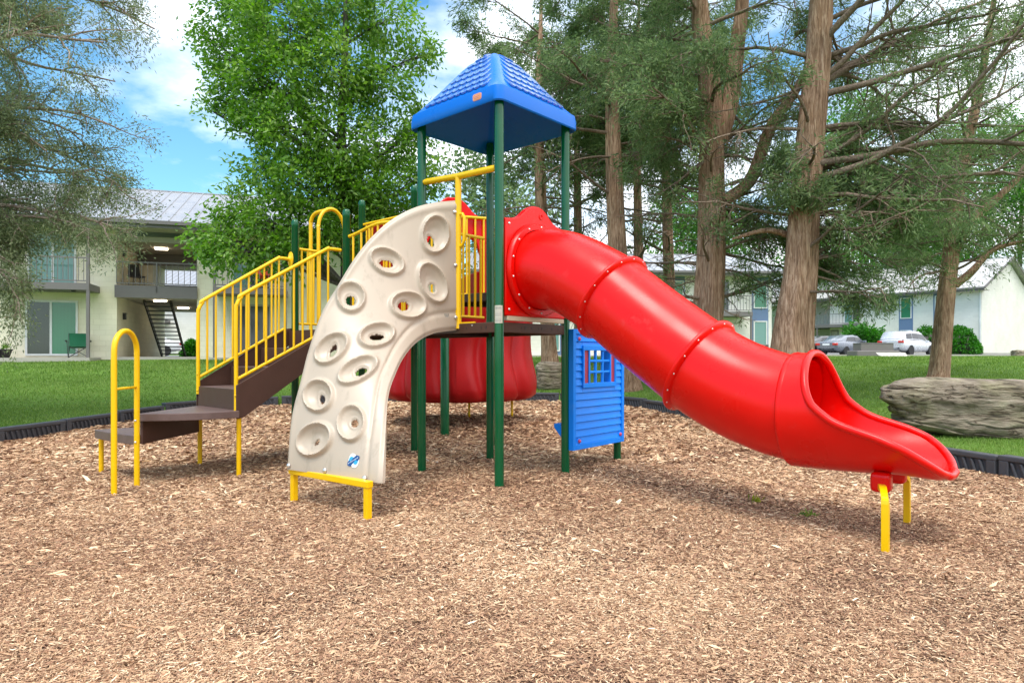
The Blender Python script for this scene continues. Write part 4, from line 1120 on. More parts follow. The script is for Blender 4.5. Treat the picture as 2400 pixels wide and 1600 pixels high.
def cedar(name, label, trunk_pts, trunk_r, specs, leafm=None, group=None, bm=None, forks=(), seed=1, leaf=(.11, .011), nleaf=26):
    """trunk_pts: path; specs: dicts(z0,z1,n,L,az(lo,hi) or None,live 0..1,lift,el)"""
    g = np.random.default_rng(seed)
    base = trunk_pts[0]; root = empty(name, (base[0], base[1], base[2]), label, 'tree', group=group)
    T = np.array(curve(trunk_pts, 40)); R = np.interp(np.linspace(0, 1, 40), np.linspace(0, 1, len(trunk_r)), trunk_r)
    R = R * (1 + .45 * np.exp(-np.linspace(0, 1, 40) * 22))
    tb = TB(); tb.tube(T, R, 34, .16, seed * 1.3)
    limbs = [(T, R)]
    for fp, fr in forks:
        f = np.array(curve(fp, 26)); r_ = np.interp(np.linspace(0, 1, 26), np.linspace(0, 1, len(fr)), fr); tb.tube(f, r_, 20, .14, seed * 2.1); limbs.append((f, r_))
    tb.build('trunk', bm or CEDBARK, root)
    br = TB(); lc = []; ld = []
    for sp_ in specs:
        for _ in range(sp_['n']):
            LT, LR = limbs[sp_.get('limb', 0)]
            z = g.uniform(sp_['z0'], sp_['z1']); i = int(np.argmin(abs(LT[:, 2] - z))); p0 = LT[i]
            az = g.uniform(*sp_['az']) if sp_.get('az') else g.uniform(0, 360)
            az = math.radians(az); el = math.radians(g.normal(sp_.get('el', 15), 12))
            d0 = np.array([math.sin(az) * math.cos(el), math.cos(az) * math.cos(el), math.sin(el)])
            Lb = sp_['L'] * g.uniform(.6, 1.15)
            P = rodrift(p0, d0, Lb, 12, .10, sp_.get('lift', -.02), g)
            r0 = min(LR[i] * .42, .012 + .011 * Lb) * sp_.get('thick', 1)
            br.tube(P, np.linspace(r0, r0 * .25, 13), 7)
            live = sp_['live']
            ns = int(sp_.get('sub', 7))
            for k in range(ns):
                j = int(g.uniform(.22, 1.0) * 12); f = j / 12
                d = side_dir(pdir(P, j), math.radians(g.uniform(30, 65)), g, .5)
                Ls = Lb * g.uniform(.18, .42) * (1.15 - .5 * f)
                Q = rodrift(P[j], d, Ls, 7, .15, sp_.get('lift', -.02) * 1.5, g)
                br.tube(Q, np.linspace(max(.007, r0 * .35), .004, 8), 5)
                for kk in range(int(sp_.get('tw', 4))):
                    jj = int(g.uniform(.25, 1) * 7); d3 = side_dir(pdir(Q, jj), math.radians(g.uniform(25, 70)), g, .8)
                    W = rodrift(Q[jj], d3, Ls * g.uniform(.25, .55), 4, .2, -.04, g)
                    br.tube(W, np.linspace(.006, .003, 5), 4)
                    if g.random() < live * (.35 + .65 * f):
                        for q_ in (2, 4): lc.append(W[q_]); ld.append(pdir(W, q_))
                if g.random() < live:
                    for q_ in (5, 7): lc.append(Q[q_]); ld.append(pdir(Q, q_))
    br.build('branches', CEDBR if bm is None else bm, root)
    if lc:
        leaves('crown', [sprays(lc, ld, nleaf, leaf[0], leaf[1], .55, .10, g, .15)], leafm or CEDLF, root)
    return root

def G(x, y): return float(lawn_z(x, y))
def tp(*rows): return [at(px, py, d) for px, py, d in rows]
# two big cedars behind the tube slide
g0 = (at(1650, 0, 14)[0], 14.0)
cedar('cedar_tree', 'thick two-stemmed shaggy cedar trunk behind the middle of the tube slide', [(g0[0] - .03, 14.0, G(*g0) - .1), at(1655, 820, 14), at(1668, 620, 14), at(1668, 420, 14), at(1662, 200, 14), at(1640, 40, 14), at(1625, -200, 14), at(1620, -420, 14)],
      [.40, .33, .29, .26, .22, .18, .14, .06],
      [dict(z0=2.2, z1=5.4, n=15, L=2.4, live=.12, el=8, sub=7, tw=4), dict(z0=5.2, z1=11.5, n=24, L=2.8, live=.9, el=14, sub=8, tw=5),
       dict(z0=5.4, z1=8.6, n=10, L=2.6, live=.85, el=10, sub=8, tw=5, az=(180, 300)), dict(z0=2.6, z1=4.6, n=9, L=2.3, live=.9, el=2, az=(60, 125), lift=-.03), dict(z0=4.2, z1=8.0, n=4, limb=1, L=1.8, live=.4, el=10), dict(z0=3.2, z1=5.2, n=5, limb=2, L=1.8, live=.2)],
      forks=[(tp((1690, 330, 14.05), (1712, 230, 14.1), (1725, 120, 14.1), (1740, 0, 14.1), (1750, -250, 14.1)), [.15, .17, .16, .13, .06]),
             (tp((1700, 470, 14), (1760, 420, 13.9), (1805, 300, 13.8), (1860, 220, 13.7), (1900, 140, 13.6)), [.12, .13, .11, .09, .05])], seed=3)
g0 = (at(1880, 0, 12.6)[0], 12.6)
cedar('cedar_tree', 'massive shaggy cedar trunk rising just behind the hood of the tube slide', [(g0[0] - .06, 12.6, G(*g0) - .1), at(1852, 830, 12.6), at(1872, 640, 12.6), at(1886, 440, 12.6), at(1908, 220, 12.6), at(1922, 60, 12.6), at(1932, -150, 12.6), at(1940, -450, 12.6)],
      [.42, .37, .29, .26, .235, .21, .17, .07],
      [dict(z0=2.4, z1=4.2, n=7, L=2.6, live=.25, el=6, az=(30, 150)), dict(z0=3.6, z1=7.2, n=22, L=4.6, live=.5, el=20, az=(40, 130), lift=-.015, thick=1.15, sub=9),
       dict(z0=3.8, z1=7.0, n=9, L=2.4, live=.2, el=15, az=(200, 330)), dict(z0=6.8, z1=11, n=18, L=3.4, live=.9, el=15), dict(z0=2.7, z1=3.4, n=5, L=1.9, live=.9, el=4, az=(50, 130), lift=-.03),
       dict(z0=3.2, z1=5.4, n=6, L=1.9, live=.9, el=10, az=(55, 120), lift=-.02), dict(z0=4.0, z1=4.6, n=4, L=1.1, live=1, el=10, az=(100, 260))],
      forks=[(tp((1880, 560, 12.7), (1800, 540, 12.8), (1716, 560, 13.0)), [.07, .05, .02])], seed=5)
# slender leaning cedar beyond the boulder
g0 = (at(2198, 0, 17)[0], 17.0)
cedar('cedar_tree', 'slender cedar leaning slightly, standing on the lawn behind the long boulder', [(g0[0], 17, G(*g0) - .1), at(2203, 860, 17), at(2215, 720, 17), at(2228, 600, 17), at(2240, 480, 17), at(2262, 360, 17), at(2300, 180, 17), at(2345, -100, 17)],
      [.235, .215, .19, .175, .15, .13, .09, .04],
      [dict(z0=3.2, z1=5.2, n=9, L=2.6, live=.75, el=0, lift=-.03), dict(z0=5.0, z1=11, n=34, L=3.2, live=.95, el=12), dict(z0=3.4, z1=6.0, n=5, limb=1, L=2.2, live=.7, el=5), dict(z0=4, z1=7, n=7, limb=2, L=2.2, live=.6, el=8)],
      forks=[(tp((2238, 668, 17), (2262, 650, 16.9), (2284, 630, 16.8), (2330, 585, 16.7), (2420, 560, 16.5)), [.10, .095, .085, .06, .03]), (tp((2238, 590, 17), (2275, 520, 16.9), (2330, 470, 16.8), (2420, 390, 16.6)), [.10, .10, .09, .04])], seed=9)
# row of thinner cedars behind the tower
for k, (px, pxt, d, r, dl, lab, sd_) in enumerate((
        (1468, 1436, 16.5, .24, 'tall straight cedar trunk standing behind the blue house panel', .30, 11) , (1292, 1262, 20, .20, 'cedar trunk behind the small boulder, seen between tower posts', .22, 12),
        (1360, 1352, 22, .15, 'thin cedar stem behind the right tower post', .2, 13), (1500, 1492, 19.5, .14, 'thin cedar stem close beside the tall straight cedar', .2, 14), (1575, 1560, 21, .17, 'middling cedar stem between the straight cedar and the two-stemmed cedar', .22, 15))):
    lab, sd_ = dl if isinstance(dl, str) else lab, sd_
    x0 = at(px, 0, d)[0]; z0 = G(x0, d)
    xt = at(pxt, 0, d)[0]
    cedar('cedar_tree', lab, [(x0, d, z0 - .1), (lerp(x0, xt, .35), d, z0 + 2), (lerp(x0, xt, .8), d, z0 + 5), (xt, d, z0 + 8.0), (xt + .1, d, z0 + 11.5)], [r * 1.15, r, r * .85, r * .6, r * .15],
          [dict(z0=z0 + 2.0, z1=z0 + 6.0, n=18, L=2.5, live=.08, el=6, sub=7, tw=4), dict(z0=z0 + 5.9, z1=z0 + 10.8, n=27, L=2.9, live=.85, el=14, sub=8, tw=5)], seed=sd_, group='thin cedars behind the tower', leaf=(.14, .016), nleaf=20)
# pale olive cedar reaching in at the left edge
cedar('cedar_tree', 'pale olive cedar with drooping feathery boughs in front of the breezeway building', [(-9.9, 10.4, G(-9.9, 10.4) - .1), (-9.85, 10.4, 2.5), (-9.8, 10.35, 5), (-9.7, 10.3, 7.5), (-9.6, 10.3, 10.5)], [.30, .26, .21, .15, .05],
      [dict(z0=2.5, z1=3.9, n=13, L=2.8, live=1, el=0, az=(55, 130), lift=-.055, sub=10, tw=5), dict(z0=3.6, z1=6.2, n=14, L=3.5, live=1, el=9, az=(50, 130), lift=-.025, sub=11, tw=5),
       dict(z0=5.8, z1=9.6, n=19, L=3.45, live=1, el=6, az=(50, 130), lift=-.02, sub=11, tw=5), dict(z0=3, z1=9, n=14, L=3, live=.7, el=10, az=(200, 340), sub=5, tw=3)],
      leafm=CEDLG, bm=LTBARK, seed=21, leaf=(.066, .009), nleaf=38)

def broadleaf(name, label, base, trunk, tr, lobes, m, n_leaf, leaf, seed, group=None, cl=34, crad=.30, bark=None, shell=.55):
    """lobes: (x,y,z,r) ellipsoids of leaf clusters, tied to the trunk by limbs"""
    g = np.random.default_rng(seed); root = empty(name, base, label, 'tree', group=group)
    T = np.array(curve(trunk, 40)); R = np.interp(np.linspace(0, 1, 40), np.linspace(0, 1, len(tr)), tr); R = R * (1 + .5 * np.exp(-np.linspace(0, 1, 40) * 20))
    tb = TB(); tb.tube(T, R, 22, .07, seed); tb.build('trunk', bark or OAKBARK, root)
    br = TB(); C = []; D = []
    wsum = sum(l[3] ** 2 for l in lobes)
    for (x, y, z, r) in lobes:
        c = np.array((x, y, z)); dist = np.hypot(x - T[:, 0], y - T[:, 1]); i = int(np.clip(np.argmin(abs(T[:, 2] - (z - .75 * np.hypot(x - T[:, 0].mean(), y - T[:, 1].mean())))), 6, 37))
        p0 = T[i]; mid = (p0 + c) / 2 + g.normal(0, .15, 3) + np.array([0, 0, .12])
        P = np.array(curve([p0, mid, c], 14)); r0 = min(R[i] * .5, .02 + .02 * np.linalg.norm(c - p0)); br.tube(P, np.linspace(r0, r0 * .35, 14), 7)
        n = max(4, int(n_leaf * r * r / wsum))
        u = g.normal(0, 1, (n, 3)); u /= np.linalg.norm(u, axis=1, keepdims=True); rr = r * (shell + (1 - shell) * g.random((n, 1)) ** .5) * g.uniform(.8, 1.2, (n, 1)); u[:, 2] *= .85
        q = c + u * rr; C.append(q); dd_ = u + np.array([0, 0, -.25]); D.append(dd_)
        for k in range(min(n, 26)):
            j = int(g.uniform(.45, 1) * 13); e = q[k]; W = np.array(curve([P[j], (P[j] + e) / 2 + g.normal(0, .08 * r, 3), e], 6)); br.tube(W, np.linspace(max(.012, r0 * .25), .005, 6), 4)
    br.build('branches', bark or OAKBARK, root)
    leaves('crown', [sprays(np.concatenate(C), np.concatenate(D), cl, leaf[0], leaf[1], .8, crad, g, .25, .5, .2)], m, root)
    return root
# the big green tree: lobes placed from its outline at about 20 m
lob = []
for px, py, r, dd in ((560, -60, 90, 0), (560, 40, 75, .3), (660, 60, 110, -.6), (785, 20, 92, 0), (905, 50, 78, .4), (520, 130, 40, 0), (570, 190, 70, .2), (660, 200, 100, -.8), (775, 175, 92, -.5), (895, 205, 82, .3), (985, 130, 42, .5),
                      (600, 290, 60, -.2), (690, 320, 85, -.9), (800, 330, 95, -.6), (905, 335, 74, .2), (985, 290, 50, .6), (610, 400, 55, -.4), (690, 430, 80, -1), (790, 450, 85, -.5), (900, 450, 85, .2), (990, 420, 45, .5),
                      (560, 490, 55, -1.0), (640, 520, 75, -1.3), (740, 530, 70, -1), (500, 560, 48, -1.4), (560, 590, 58, -1.6), (650, 600, 55, -1.5), (720, 580, 45, -.9), (470, 600, 26, -1.4), (840, 540, 75, -.2), (930, 520, 70, .4),
                      (480, 85, 34, .2), (500, 262, 26, .2), (545, 250, 36, .2)):
    d = 20 + dd; X, Y, Z = at(px, py, d); lob.append((X, Y, Z, r * d / FPX))
xb = at(812, 0, 20)[0]
broadleaf('broadleaf_tree', 'big bright green broadleaf tree with a dark trunk behind the staircase', (xb, 20, G(xb, 20)), [(xb, 20, G(xb, 20) - .1), at(812, 620, 20), at(812, 430, 20), at(800, 300, 20), at(810, 100, 20), at(806, -110, 20)], [.20, .17, .15, .12, .09, .03],
          lob, LEAFG, 1150, (.165, .037), 31, cl=50, crad=.20, shell=.40)
# limb leaning right inside the crown is part of the branches; far trees beyond the buildings
def far_tree(label, px, d, h, wdt, seed, m=LEAFB, zlow=2.0, kind='far_tree', n=760, leaf=(.34, .12)):
    X = at(px, 0, d)[0]; z0 = G(X, d); g = np.random.default_rng(seed); L_ = []
    for k in range(15):
        f = (k + .5) / 15; zz = z0 + zlow + (h - zlow) * f; ww = wdt * math.sin(PI * (.18 + .75 * f)) ** .8
        L_.append((X + g.uniform(-1, 1) * ww * .75, d + g.uniform(-1, 1) * ww * .5, zz, wdt * g.uniform(.35, .55)))
    broadleaf('broadleaf_tree', label, (X, d, z0), [(X, d, z0 - .1), (X, d, z0 + h * .4), (X + .3, d, z0 + h * .7), (X + .2, d, z0 + h * .95)], [.3, .24, .16, .05], L_, m, n, leaf, seed, group='leafy trees beyond the apartment buildings', cl=26, crad=.7)
far_tree('bright green tree beyond the roof, between massive cedar and slender cedar', 2075, 74, 18, 6, 41)
far_tree('leafy tree showing above the roof behind the slender cedar', 2240, 80, 27, 7, 42)
far_tree('tall leafy tree behind the massive cedar branches', 1985, 68, 25, 6, 43)
far_tree('tallest far leafy tree at the edge of the view', 2390, 78, 28, 7, 44)
far_tree('leafy tree beyond the middle apartment building', 1640, 66, 15, 6, 45)
far_tree('grey green tree seen beneath the tower roof', 1130, 50, 15, 5.5, 46, m=CEDLF, n=380)

# ------------------------------------------------------------------ boulders
def boulder(label, c, size, rot, seed, name='boulder', lay=True):
    g = np.random.default_rng(seed); nu, nv = 200, 110
    uu = np.linspace(0, 2 * PI, nu, endpoint=False); vv = np.linspace(-PI / 2, PI / 2, nv)
    Ug, Vg = np.meshgrid(uu, vv, indexing='ij')
    from mathutils import noise as mn
    e = .33
    sp = lambda a, p: np.sign(a) * np.abs(a) ** p
    x = sp(np.cos(Vg), e) * sp(np.cos(Ug), .7); y = sp(np.cos(Vg), e) * sp(np.sin(Ug), .7); z = sp(np.sin(Vg), .55)
    so = Vector((seed * 7.3, seed * 3.1, 0)); asp = size[0] / size[2]
    N1 = np.zeros_like(x); N2 = np.zeros_like(x); N3 = np.zeros_like(x)
    for ii in range(nu):
        for jj in range(nv):
            p = Vector((x[ii, jj] * asp * .5, y[ii, jj] * .7, z[ii, jj] * .5))
            N1[ii, jj] = mn.fractal(p * 1.1 + so, 1.0, 2.0, 4); N2[ii, jj] = mn.noise(Vector((p.x * .8, p.y * .8, p.z * 2.2)) + so); N3[ii, jj] = mn.fractal(Vector((p.x * 2.5, p.y * 2.5, p.z * 9)) + so, .8, 2.0, 4)
    wz = z * 3.1 + 1.1 * N2 + .35 * N1 + .12 * x; fr = wz % 1.0; lay = np.floor(wz)
    crack = np.exp(-(np.minimum(fr, 1 - fr) / .035) ** 2) * np.clip(.55 + 1.3 * N1, 0, 1.2)
    step = .030 * np.sin(lay * 4.7 + seed)
    lump = 1 + .11 * N1 + .022 * N3 + (step - .075 * crack) * (np.abs(np.cos(Vg)) > .12)
    zz = z * (1 + .05 * N1) + .05 * N2 - .04 * np.clip(x, -1, 1)
    V = np.stack([x * lump * size[0] / 2, y * lump * size[1] / 2, zz * size[2] / 2], -1).reshape(-1, 3)
    i, j = np.meshgrid(np.arange(nu), np.arange(nv - 1), indexing='ij'); i2 = (i + 1) % nu
    F = np.stack([i * nv + j, i2 * nv + j, i2 * nv + j + 1, i * nv + j + 1], -1).reshape(-1, 4)
    o = np_mesh(name, V, F, ROCKM, smooth=True); o.location = c; o.rotation_euler = (0, math.radians(2), math.radians(rot)); tag(o, label, 'boulder'); return o
boulder('long low layered grey limestone boulder on the lawn beside the mulch border', (6.62, 8.75, .52), (3.15, 1.1, .76), -6, 2)
boulder('small layered boulder at the foot of a cedar, seen under the tower deck', (at(1300, 0, 17.3)[0], 17.3, G(1.1, 17.3) + .28), (1.0, .7, .75), 10, 4)
boulder('little pale rock beside the kerb at the photo edge', (at(2400, 0, 40)[0], 40, 1.2), (1.5, .9, .7), 10, 6)

# ------------------------------------------------------------------ buildings
def pane(parent, x0, x1, y, z0, z1, glass, frame=WHTRIM, fw=.05, bars=(), name='window'):
    """window frame as a part, its glass as a sub-part; facade normal is -y"""
    b = MB(); b.bb(x0, x1, y - .05, y + .02, z0, z0 + fw); b.bb(x0, x1, y - .05, y + .02, z1 - fw, z1); b.bb(x0, x0 + fw, y - .05, y + .02, z0 + fw, z1 - fw); b.bb(x1 - fw, x1, y - .05, y + .02, z0 + fw, z1 - fw)
    for x in bars: b.bb(x - fw * .5, x + fw * .5, y - .045, y + .018, z0 + fw, z1 - fw)
    f = b.build(name, frame, parent, local=True)
    gl = glass if isinstance(glass, (list, tuple)) else [glass]
    xs = [x0 + fw] + [x for x in bars] + [x1 - fw]
    for k in range(len(xs) - 1):
        b = MB(); b.bb(xs[k] + (.0 if k == 0 else fw * .5), xs[k + 1] - (0 if k == len(xs) - 2 else fw * .5), y - .02, y - .008, z0 + fw, z1 - fw)
        b.build('pane', gl[k % len(gl)], f, local=True)
    return f
def railing(parent, x0, x1, y, z0, z1, step=.2, name='balcony_railing', ends=None, posts=()):
    b = MB(); b.bb(x0, x1, y - .02, y + .02, z1 - .05, z1); b.bb(x0, x1, y - .015, y + .015, z0 + .06, z0 + .10)
    n = max(2, int((x1 - x0) / step))
    for i in range(n + 1): b.bb(x0 + (x1 - x0 - .02) * i / n, x0 + (x1 - x0 - .02) * i / n + .02, y - .01, y + .01, z0 + .10, z1 - .05)
    for x in posts: b.bb(x - .03, x + .03, y - .03, y + .03, z0 - .25, z1 + .01)
    if ends:
        for xe in (x0, x1):
            b.bb(xe - .02, xe + .02, y + .02, ends, z1 - .05, z1); m = int((ends - y) / step)
            for i in range(1, m + 1): b.bb(xe - .01, xe + .01, y + i * step - .01, y + i * step + .01, z0 + .06, z1 - .05)
    return b.build(name, GREYTRIM, parent, local=True)
def seam_roof(parent, x0, x1, ye, ze, yr, zr, back=True, m=ROOFM, step=.42):
    b = MB(); d = Vector((0, yr - ye, zr - ze)); n = d.length; ang = math.atan2(zr - ze, yr - ye); M = Matrix.Rotation(ang, 3, 'X')
    b.box((( x0 + x1) / 2, (ye + yr) / 2, (ze + zr) / 2 + .03), (x1 - x0, n, .05), M)
    k = int((x1 - x0) / step) if step else 0
    for i in range(k + 1 if k else 0): b.box((x0 + .02 + (x1 - x0 - .04) * i / k, (ye + yr) / 2, (ze + zr) / 2 + .07), (.035, n - .01, .04), M)
    y2 = 2 * yr - ye; M2 = Matrix.Rotation(-ang, 3, 'X')
    b.box(((x0 + x1) / 2, (y2 + yr) / 2, (ze + zr) / 2 + .03), (x1 - x0, n, .05), M2)
    b.bb(x0, x1, yr - .1, yr + .1, zr + .03, zr + .08)
    r = b.build('roof', m, parent, local=True)
    b = MB(); b.bb(x0, x1, ye - .02, ye + .02, ze - .22, ze + .02); b.bb(x0, x1, ye - .13, ye - .03, ze - .10, ze + .03); b.build('gutter', GREYTRIM, r, local=True)
    b = MB(); b.bb(x0, x1, ye + .03, ye + 1.1, ze - .20, ze - .16); b.build('soffit', SOFF, r, local=True)
    return r

# left building: breezeway between two balconies
ang = math.atan2(.298, .955); FZ = 1.19
bl = empty('apartment_building', (-14.57, 25.0, FZ), 'cream brick two-storey apartment building with an open breezeway and metal roof', 'building', rz=ang)
X0, X1, BD = -9.0, 12.0, 9.0
def wallbox(x0, x1, y0, y1, z0, z1, m=BRICK, name='wall', parent=bl):
    b = MB(); b.bb(x0, x1, y0, y1, z0, z1); return b.build(name, m, parent, local=True)
bw0, bw1 = -.24, 2.50
wallbox(X0, bw0, 0, .3, -.5, 4.85); wallbox(bw1, X1, 0, .3, -.5, 4.85)
wallbox(bw0 - .25, bw0, .3, BD, -.5, 4.85); wallbox(bw1, bw1 + .25, .3, BD, -.5, 4.85)
wallbox(X0, bw0 - .25, BD - .3, BD, -.5, 4.85); wallbox(bw1 + .25, X1, BD - .3, BD, -.5, 4.85); wallbox(X1 - .3, X1, .3, BD - .3, -.5, 4.85)
wallbox(bw0, bw1, .02, BD - .02, 4.35, 4.55, SOFF, 'upper_ceiling')
wallbox(bw0 + .01, bw1 - .01, 3.2, 3.5, 3.9, 4.34, GREYTRIM, 'ceiling_beam')
fl = wallbox(bw0 + .003, bw1 - .003, -.05, BD, 2.25, 2.66, SOFF, 'upper_floor')
wallbox(bw0 - .05, bw1 + .02, -.12, -.051, 2.22, 2.68, GREYTRIM, 'floor_edge')
wallbox(bw0, bw1, -.3, BD + 1.0, -.5, -.002, CONC, 'breezeway_floor')
railing(bl, bw0, bw1, -.09, 2.68, 3.58, .2, 'breezeway_railing', posts=(1.12,))
railing(bl, bw0, bw1, BD - .1, 2.68, 3.58, .2, 'breezeway_railing')
for x, y, z in ((1.0, 1.4, 4.32), (1.0, 1.2, 2.22), (1.2, 5.2, 2.22), (1.2, 5.4, 4.32)):
    wallbox(x - .22, x + .22, y - .12, y + .12, z - .04, z + .028, LAMP, 'ceiling_lamp')
seam_roof(bl, X0 - .4, X1 + .4, -1.15, 4.92, 4.5, 7.25)
wallbox(-4.0, -.8, -1.32, 0, 2.36, 2.60, GREYTRIM, 'balcony'); wallbox(3.22, 5.82, -1.32, 0, 2.36, 2.60, GREYTRIM, 'balcony')
railing(bl, -4.0, -.8, -1.28, 2.60, 3.52, .16, ends=0); railing(bl, 3.22, 5.82, -1.28, 2.60, 3.52, .16, ends=0)
for x in (-.84, -3.94, 3.27, 5.77):
    wallbox(x - .05, x + .05, -1.31, -1.21, -.12, 2.36, GREYTRIM, 'balcony_post'); wallbox(x - .05, x + .05, -1.31, -1.21, 2.60, 4.72, GREYTRIM, 'balcony_post')
pane(bl, -3.16, -1.50, -.0, .04, 2.06, [GLD, GLG], fw=.07, bars=(-2.36,), name='sliding_door')
pane(bl, -3.10, -1.55, -.0, 2.62, 4.55, [GLT, GLT], fw=.07, bars=(-2.3,), name='sliding_door')
pane(bl, 3.75, 5.20, -.0, .04, 2.06, [GLB, GLD], frame=SOFF, fw=.07, bars=(4.4,), name='sliding_door')
pane(bl, 3.75, 5.20, -.0, 2.62, 4.55, [GLT, GLD], fw=.07, bars=(4.4,), name='sliding_door')
wallbox(-4.3, -.75, -1.45, -.001, -.45, -.03, CONC, 'patio_slab'); wallbox(3.1, 6.0, -1.45, -.001, -.45, -.03, CONC, 'patio_slab')
for x, y, z in ((-3.55, -.03, 1.72), (bw0 + .05, .9, 1.55), (bw0 + .05, .9, 4.0), (bw1 - .05, 1.6, 1.6), (bw1 - .05, 1.6, 4.0), (-2.35, -1.05, 2.33), (-1.35, -1.05, 2.33)):
    b = MB(); b.box((x, y, z), (.11, .13, .22 if z not in (2.33,) else .05)); b.box((x, y, z + .13), (.15, .17, .03)) if z != 2.33 else None
    b.build('wall_light', BLK, bl, local=True)
# stair of open black treads in the breezeway
b = MB(); ns = 14
for i in range(ns):
    f = i / (ns - 1); y = 4.6 - 3.3 * f; z = .12 + 2.05 * f; b.bb(.42, 1.36, y - .13, y + .13, z - .02, z + .02)
b.bar((.42, 4.75, 0.02), (.42, 1.2, 2.25), .05, .2); b.bar((1.36, 4.75, .02), (1.36, 1.2, 2.25), .05, .2)
b.bar((.40, 4.75, .9), (.40, 1.6, 2.9), .04, .05) if False else None
b.build('open_stair', BLK, bl, local=True)
wallbox(.62, 1.30, .6, .66, 2.70, 3.10, BLK, 'upper_bench') if False else None
# things on the balconies and patio
def local_pt(x, y, z): c, s_ = math.cos(ang), math.sin(ang); return (-14.57 + c * x - s_ * y, 25 + s_ * x + c * y, FZ + z)
def folding_chair():
    r = empty('folding_chair', local_pt(-1.28, -.75, -.03), 'green folding camp chair on the patio beside the grey balcony post', 'chair', rz=ang + .25)
    b = MB(); b.extrude([(-.27, -.24, .40), (.27, -.24, .40), (.25, .20, .34), (-.25, .20, .34)], (0, 0, .02)); b.build('seat', CHFAB, r, local=True, bevel=.008)
    b = MB(); b.extrude([(-.27, .20, .36), (.27, .20, .36), (.29, .36, .88), (-.29, .36, .88)], (0, .015, 0)); b.build('backrest', CHFAB, r, local=True, bevel=.006)
    for s_ in (-1, 1):
        b = MB(); b.extrude([(s_ * .36 - .04, -.28, .60), (s_ * .36 + .04, -.28, .60), (s_ * .36 + .03, .2, .56), (s_ * .36 - .03, .2, .56)], (0, 0, .02)); b.build('armrest', BLK, r, local=True)
        b = MB(); b.tube([(s_ * .30, -.26, 0), (s_ * .34, -.27, .60)], .012, 6); b.tube([(s_ * .30, .26, 0), (s_ * .30, .34, .88)], .012, 6); b.tube([(s_ * .30, -.26, .01), (-s_ * .27, -.22, .40)], .011, 6); b.tube([(s_ * .30, .26, .01), (-s_ * .25, .22, .38)], .011, 6); b.tube([(s_ * .30, -.26, .01), (s_ * .27, .24, .38)], .011, 6)
        b.build('leg', BLK, r, local=True)
folding_chair()
def pot(x, y, r0, h, label, lid):
    b = MB(); b.lathe([(r0 * .68, 0), (r0, h * .85), (r0 * 1.12, h * .86), (r0 * 1.12, h), (r0 * .95, h), (r0 * .9, h * .85)], (0, 0, 0), 22)
    o = b.build('flower_pot', BLK, smooth=True, auto=40); o.location = local_pt(x, y, -.03); tag(o, label, 'flower pot')
    g = np.random.default_rng(int(r0 * 1000)); c = np.array([[0, 0, h]] * 14) + g.normal(0, .06, (14, 3)); v, t = sprays(c, np.tile([0, 0, 1.], (14, 1)), 5, .16, .018, .6, .04, g)
    f = np_mesh('pot_plant', v, np.arange(len(v)).reshape(-1, 4), WEEDM if lid else LEAFG, o, local=True, tint=t)
pot(-3.95, -.95, .20, .34, 'black flower pot standing on the patio beside the sliding door', True)
pot(-3.62, -.55, .24, .30, 'wider dark bowl planter just behind the black flower pot', False)
def balcony_chair():
    r = empty('balcony_chair', local_pt(5.0, -.75, 2.60), 'chair with an orange-red cushion on the balcony behind the staircase', 'chair', rz=ang + PI)
    b = MB(); b.box((0, 0, .45), (.55, .5, .10)); b.build('seat', mat('orange_red_cushion', (.62, .07, .03), .8), r, local=True, bevel=.03)
    b = MB(); b.box((0, .26, .80), (.55, .10, .62)); b.build('backrest', MATS['orange_red_cushion'], r, local=True, bevel=.03)
    for x in (-.25, .25):
        for y in (-.22, .25): b = MB(); b.tube([(x, y, 0), (x, y, .42)], .018, 8); b.build('leg', BLK, r, local=True)
balcony_chair()
o = MB(); o.box((0, 0, .2), (.55, .06, .9)); 
# black chair on the breezeway landing
r = empty('landing_chair', local_pt(.25, .8, 2.66), 'dark chair standing on the upper breezeway landing behind the railing', 'chair', rz=ang + .6)
b = MB(); b.box((0, 0, .44), (.46, .44, .05)); b.build('seat', BLK, r, local=True)
b = MB(); b.extrude([(-.23, .2, .46), (.23, .2, .46), (.2, .30, .95), (-.2, .30, .95)], (0, .03, 0)); b.build('backrest', BLK, r, local=True)
for x in (-.2, .2):
    for y in (-.19, .2): b = MB(); b.tube([(x, y, 0), (x, y, .42)], .015, 6); b.build('leg', BLK, r, local=True)

# white building beyond the breezeway
rb = empty('apartment_building', (-29.0, 52.0, 1.3), 'bright white apartment building seen through the breezeway', 'building', rz=math.radians(6))
b = MB(); b.bb(-14, 16, 0, 9, -.5, 5.0); b.build('wall', BRICKW, rb, local=True)
seam_roof(rb, -14.4, 16.4, -.9, 5.1, 4.5, 7.1)
for x in (-1.0, 5.5, -8):
    pane(rb, x, x + 2.4, 0, 2.9, 4.7, GLT, fw=.08, bars=(x + 1.2,)); pane(rb, x, x + 2.4, 0, .05, 2.1, GLT, fw=.08, bars=(x + 1.2,), name='sliding_door')
    b = MB(); b.bb(x - .6, x + 3.2, -1.4, 0, 2.45, 2.7); b.build('balcony', GREYTRIM, rb, local=True); railing(rb, x - .6, x + 3.2, -1.36, 2.7, 3.6, .3, ends=0)
    b = MB(); b.bb(x + 3.1, x + 3.2, -1.38, -1.28, -.3, 2.45); b.build('balcony_post', GREYTRIM, rb, local=True)

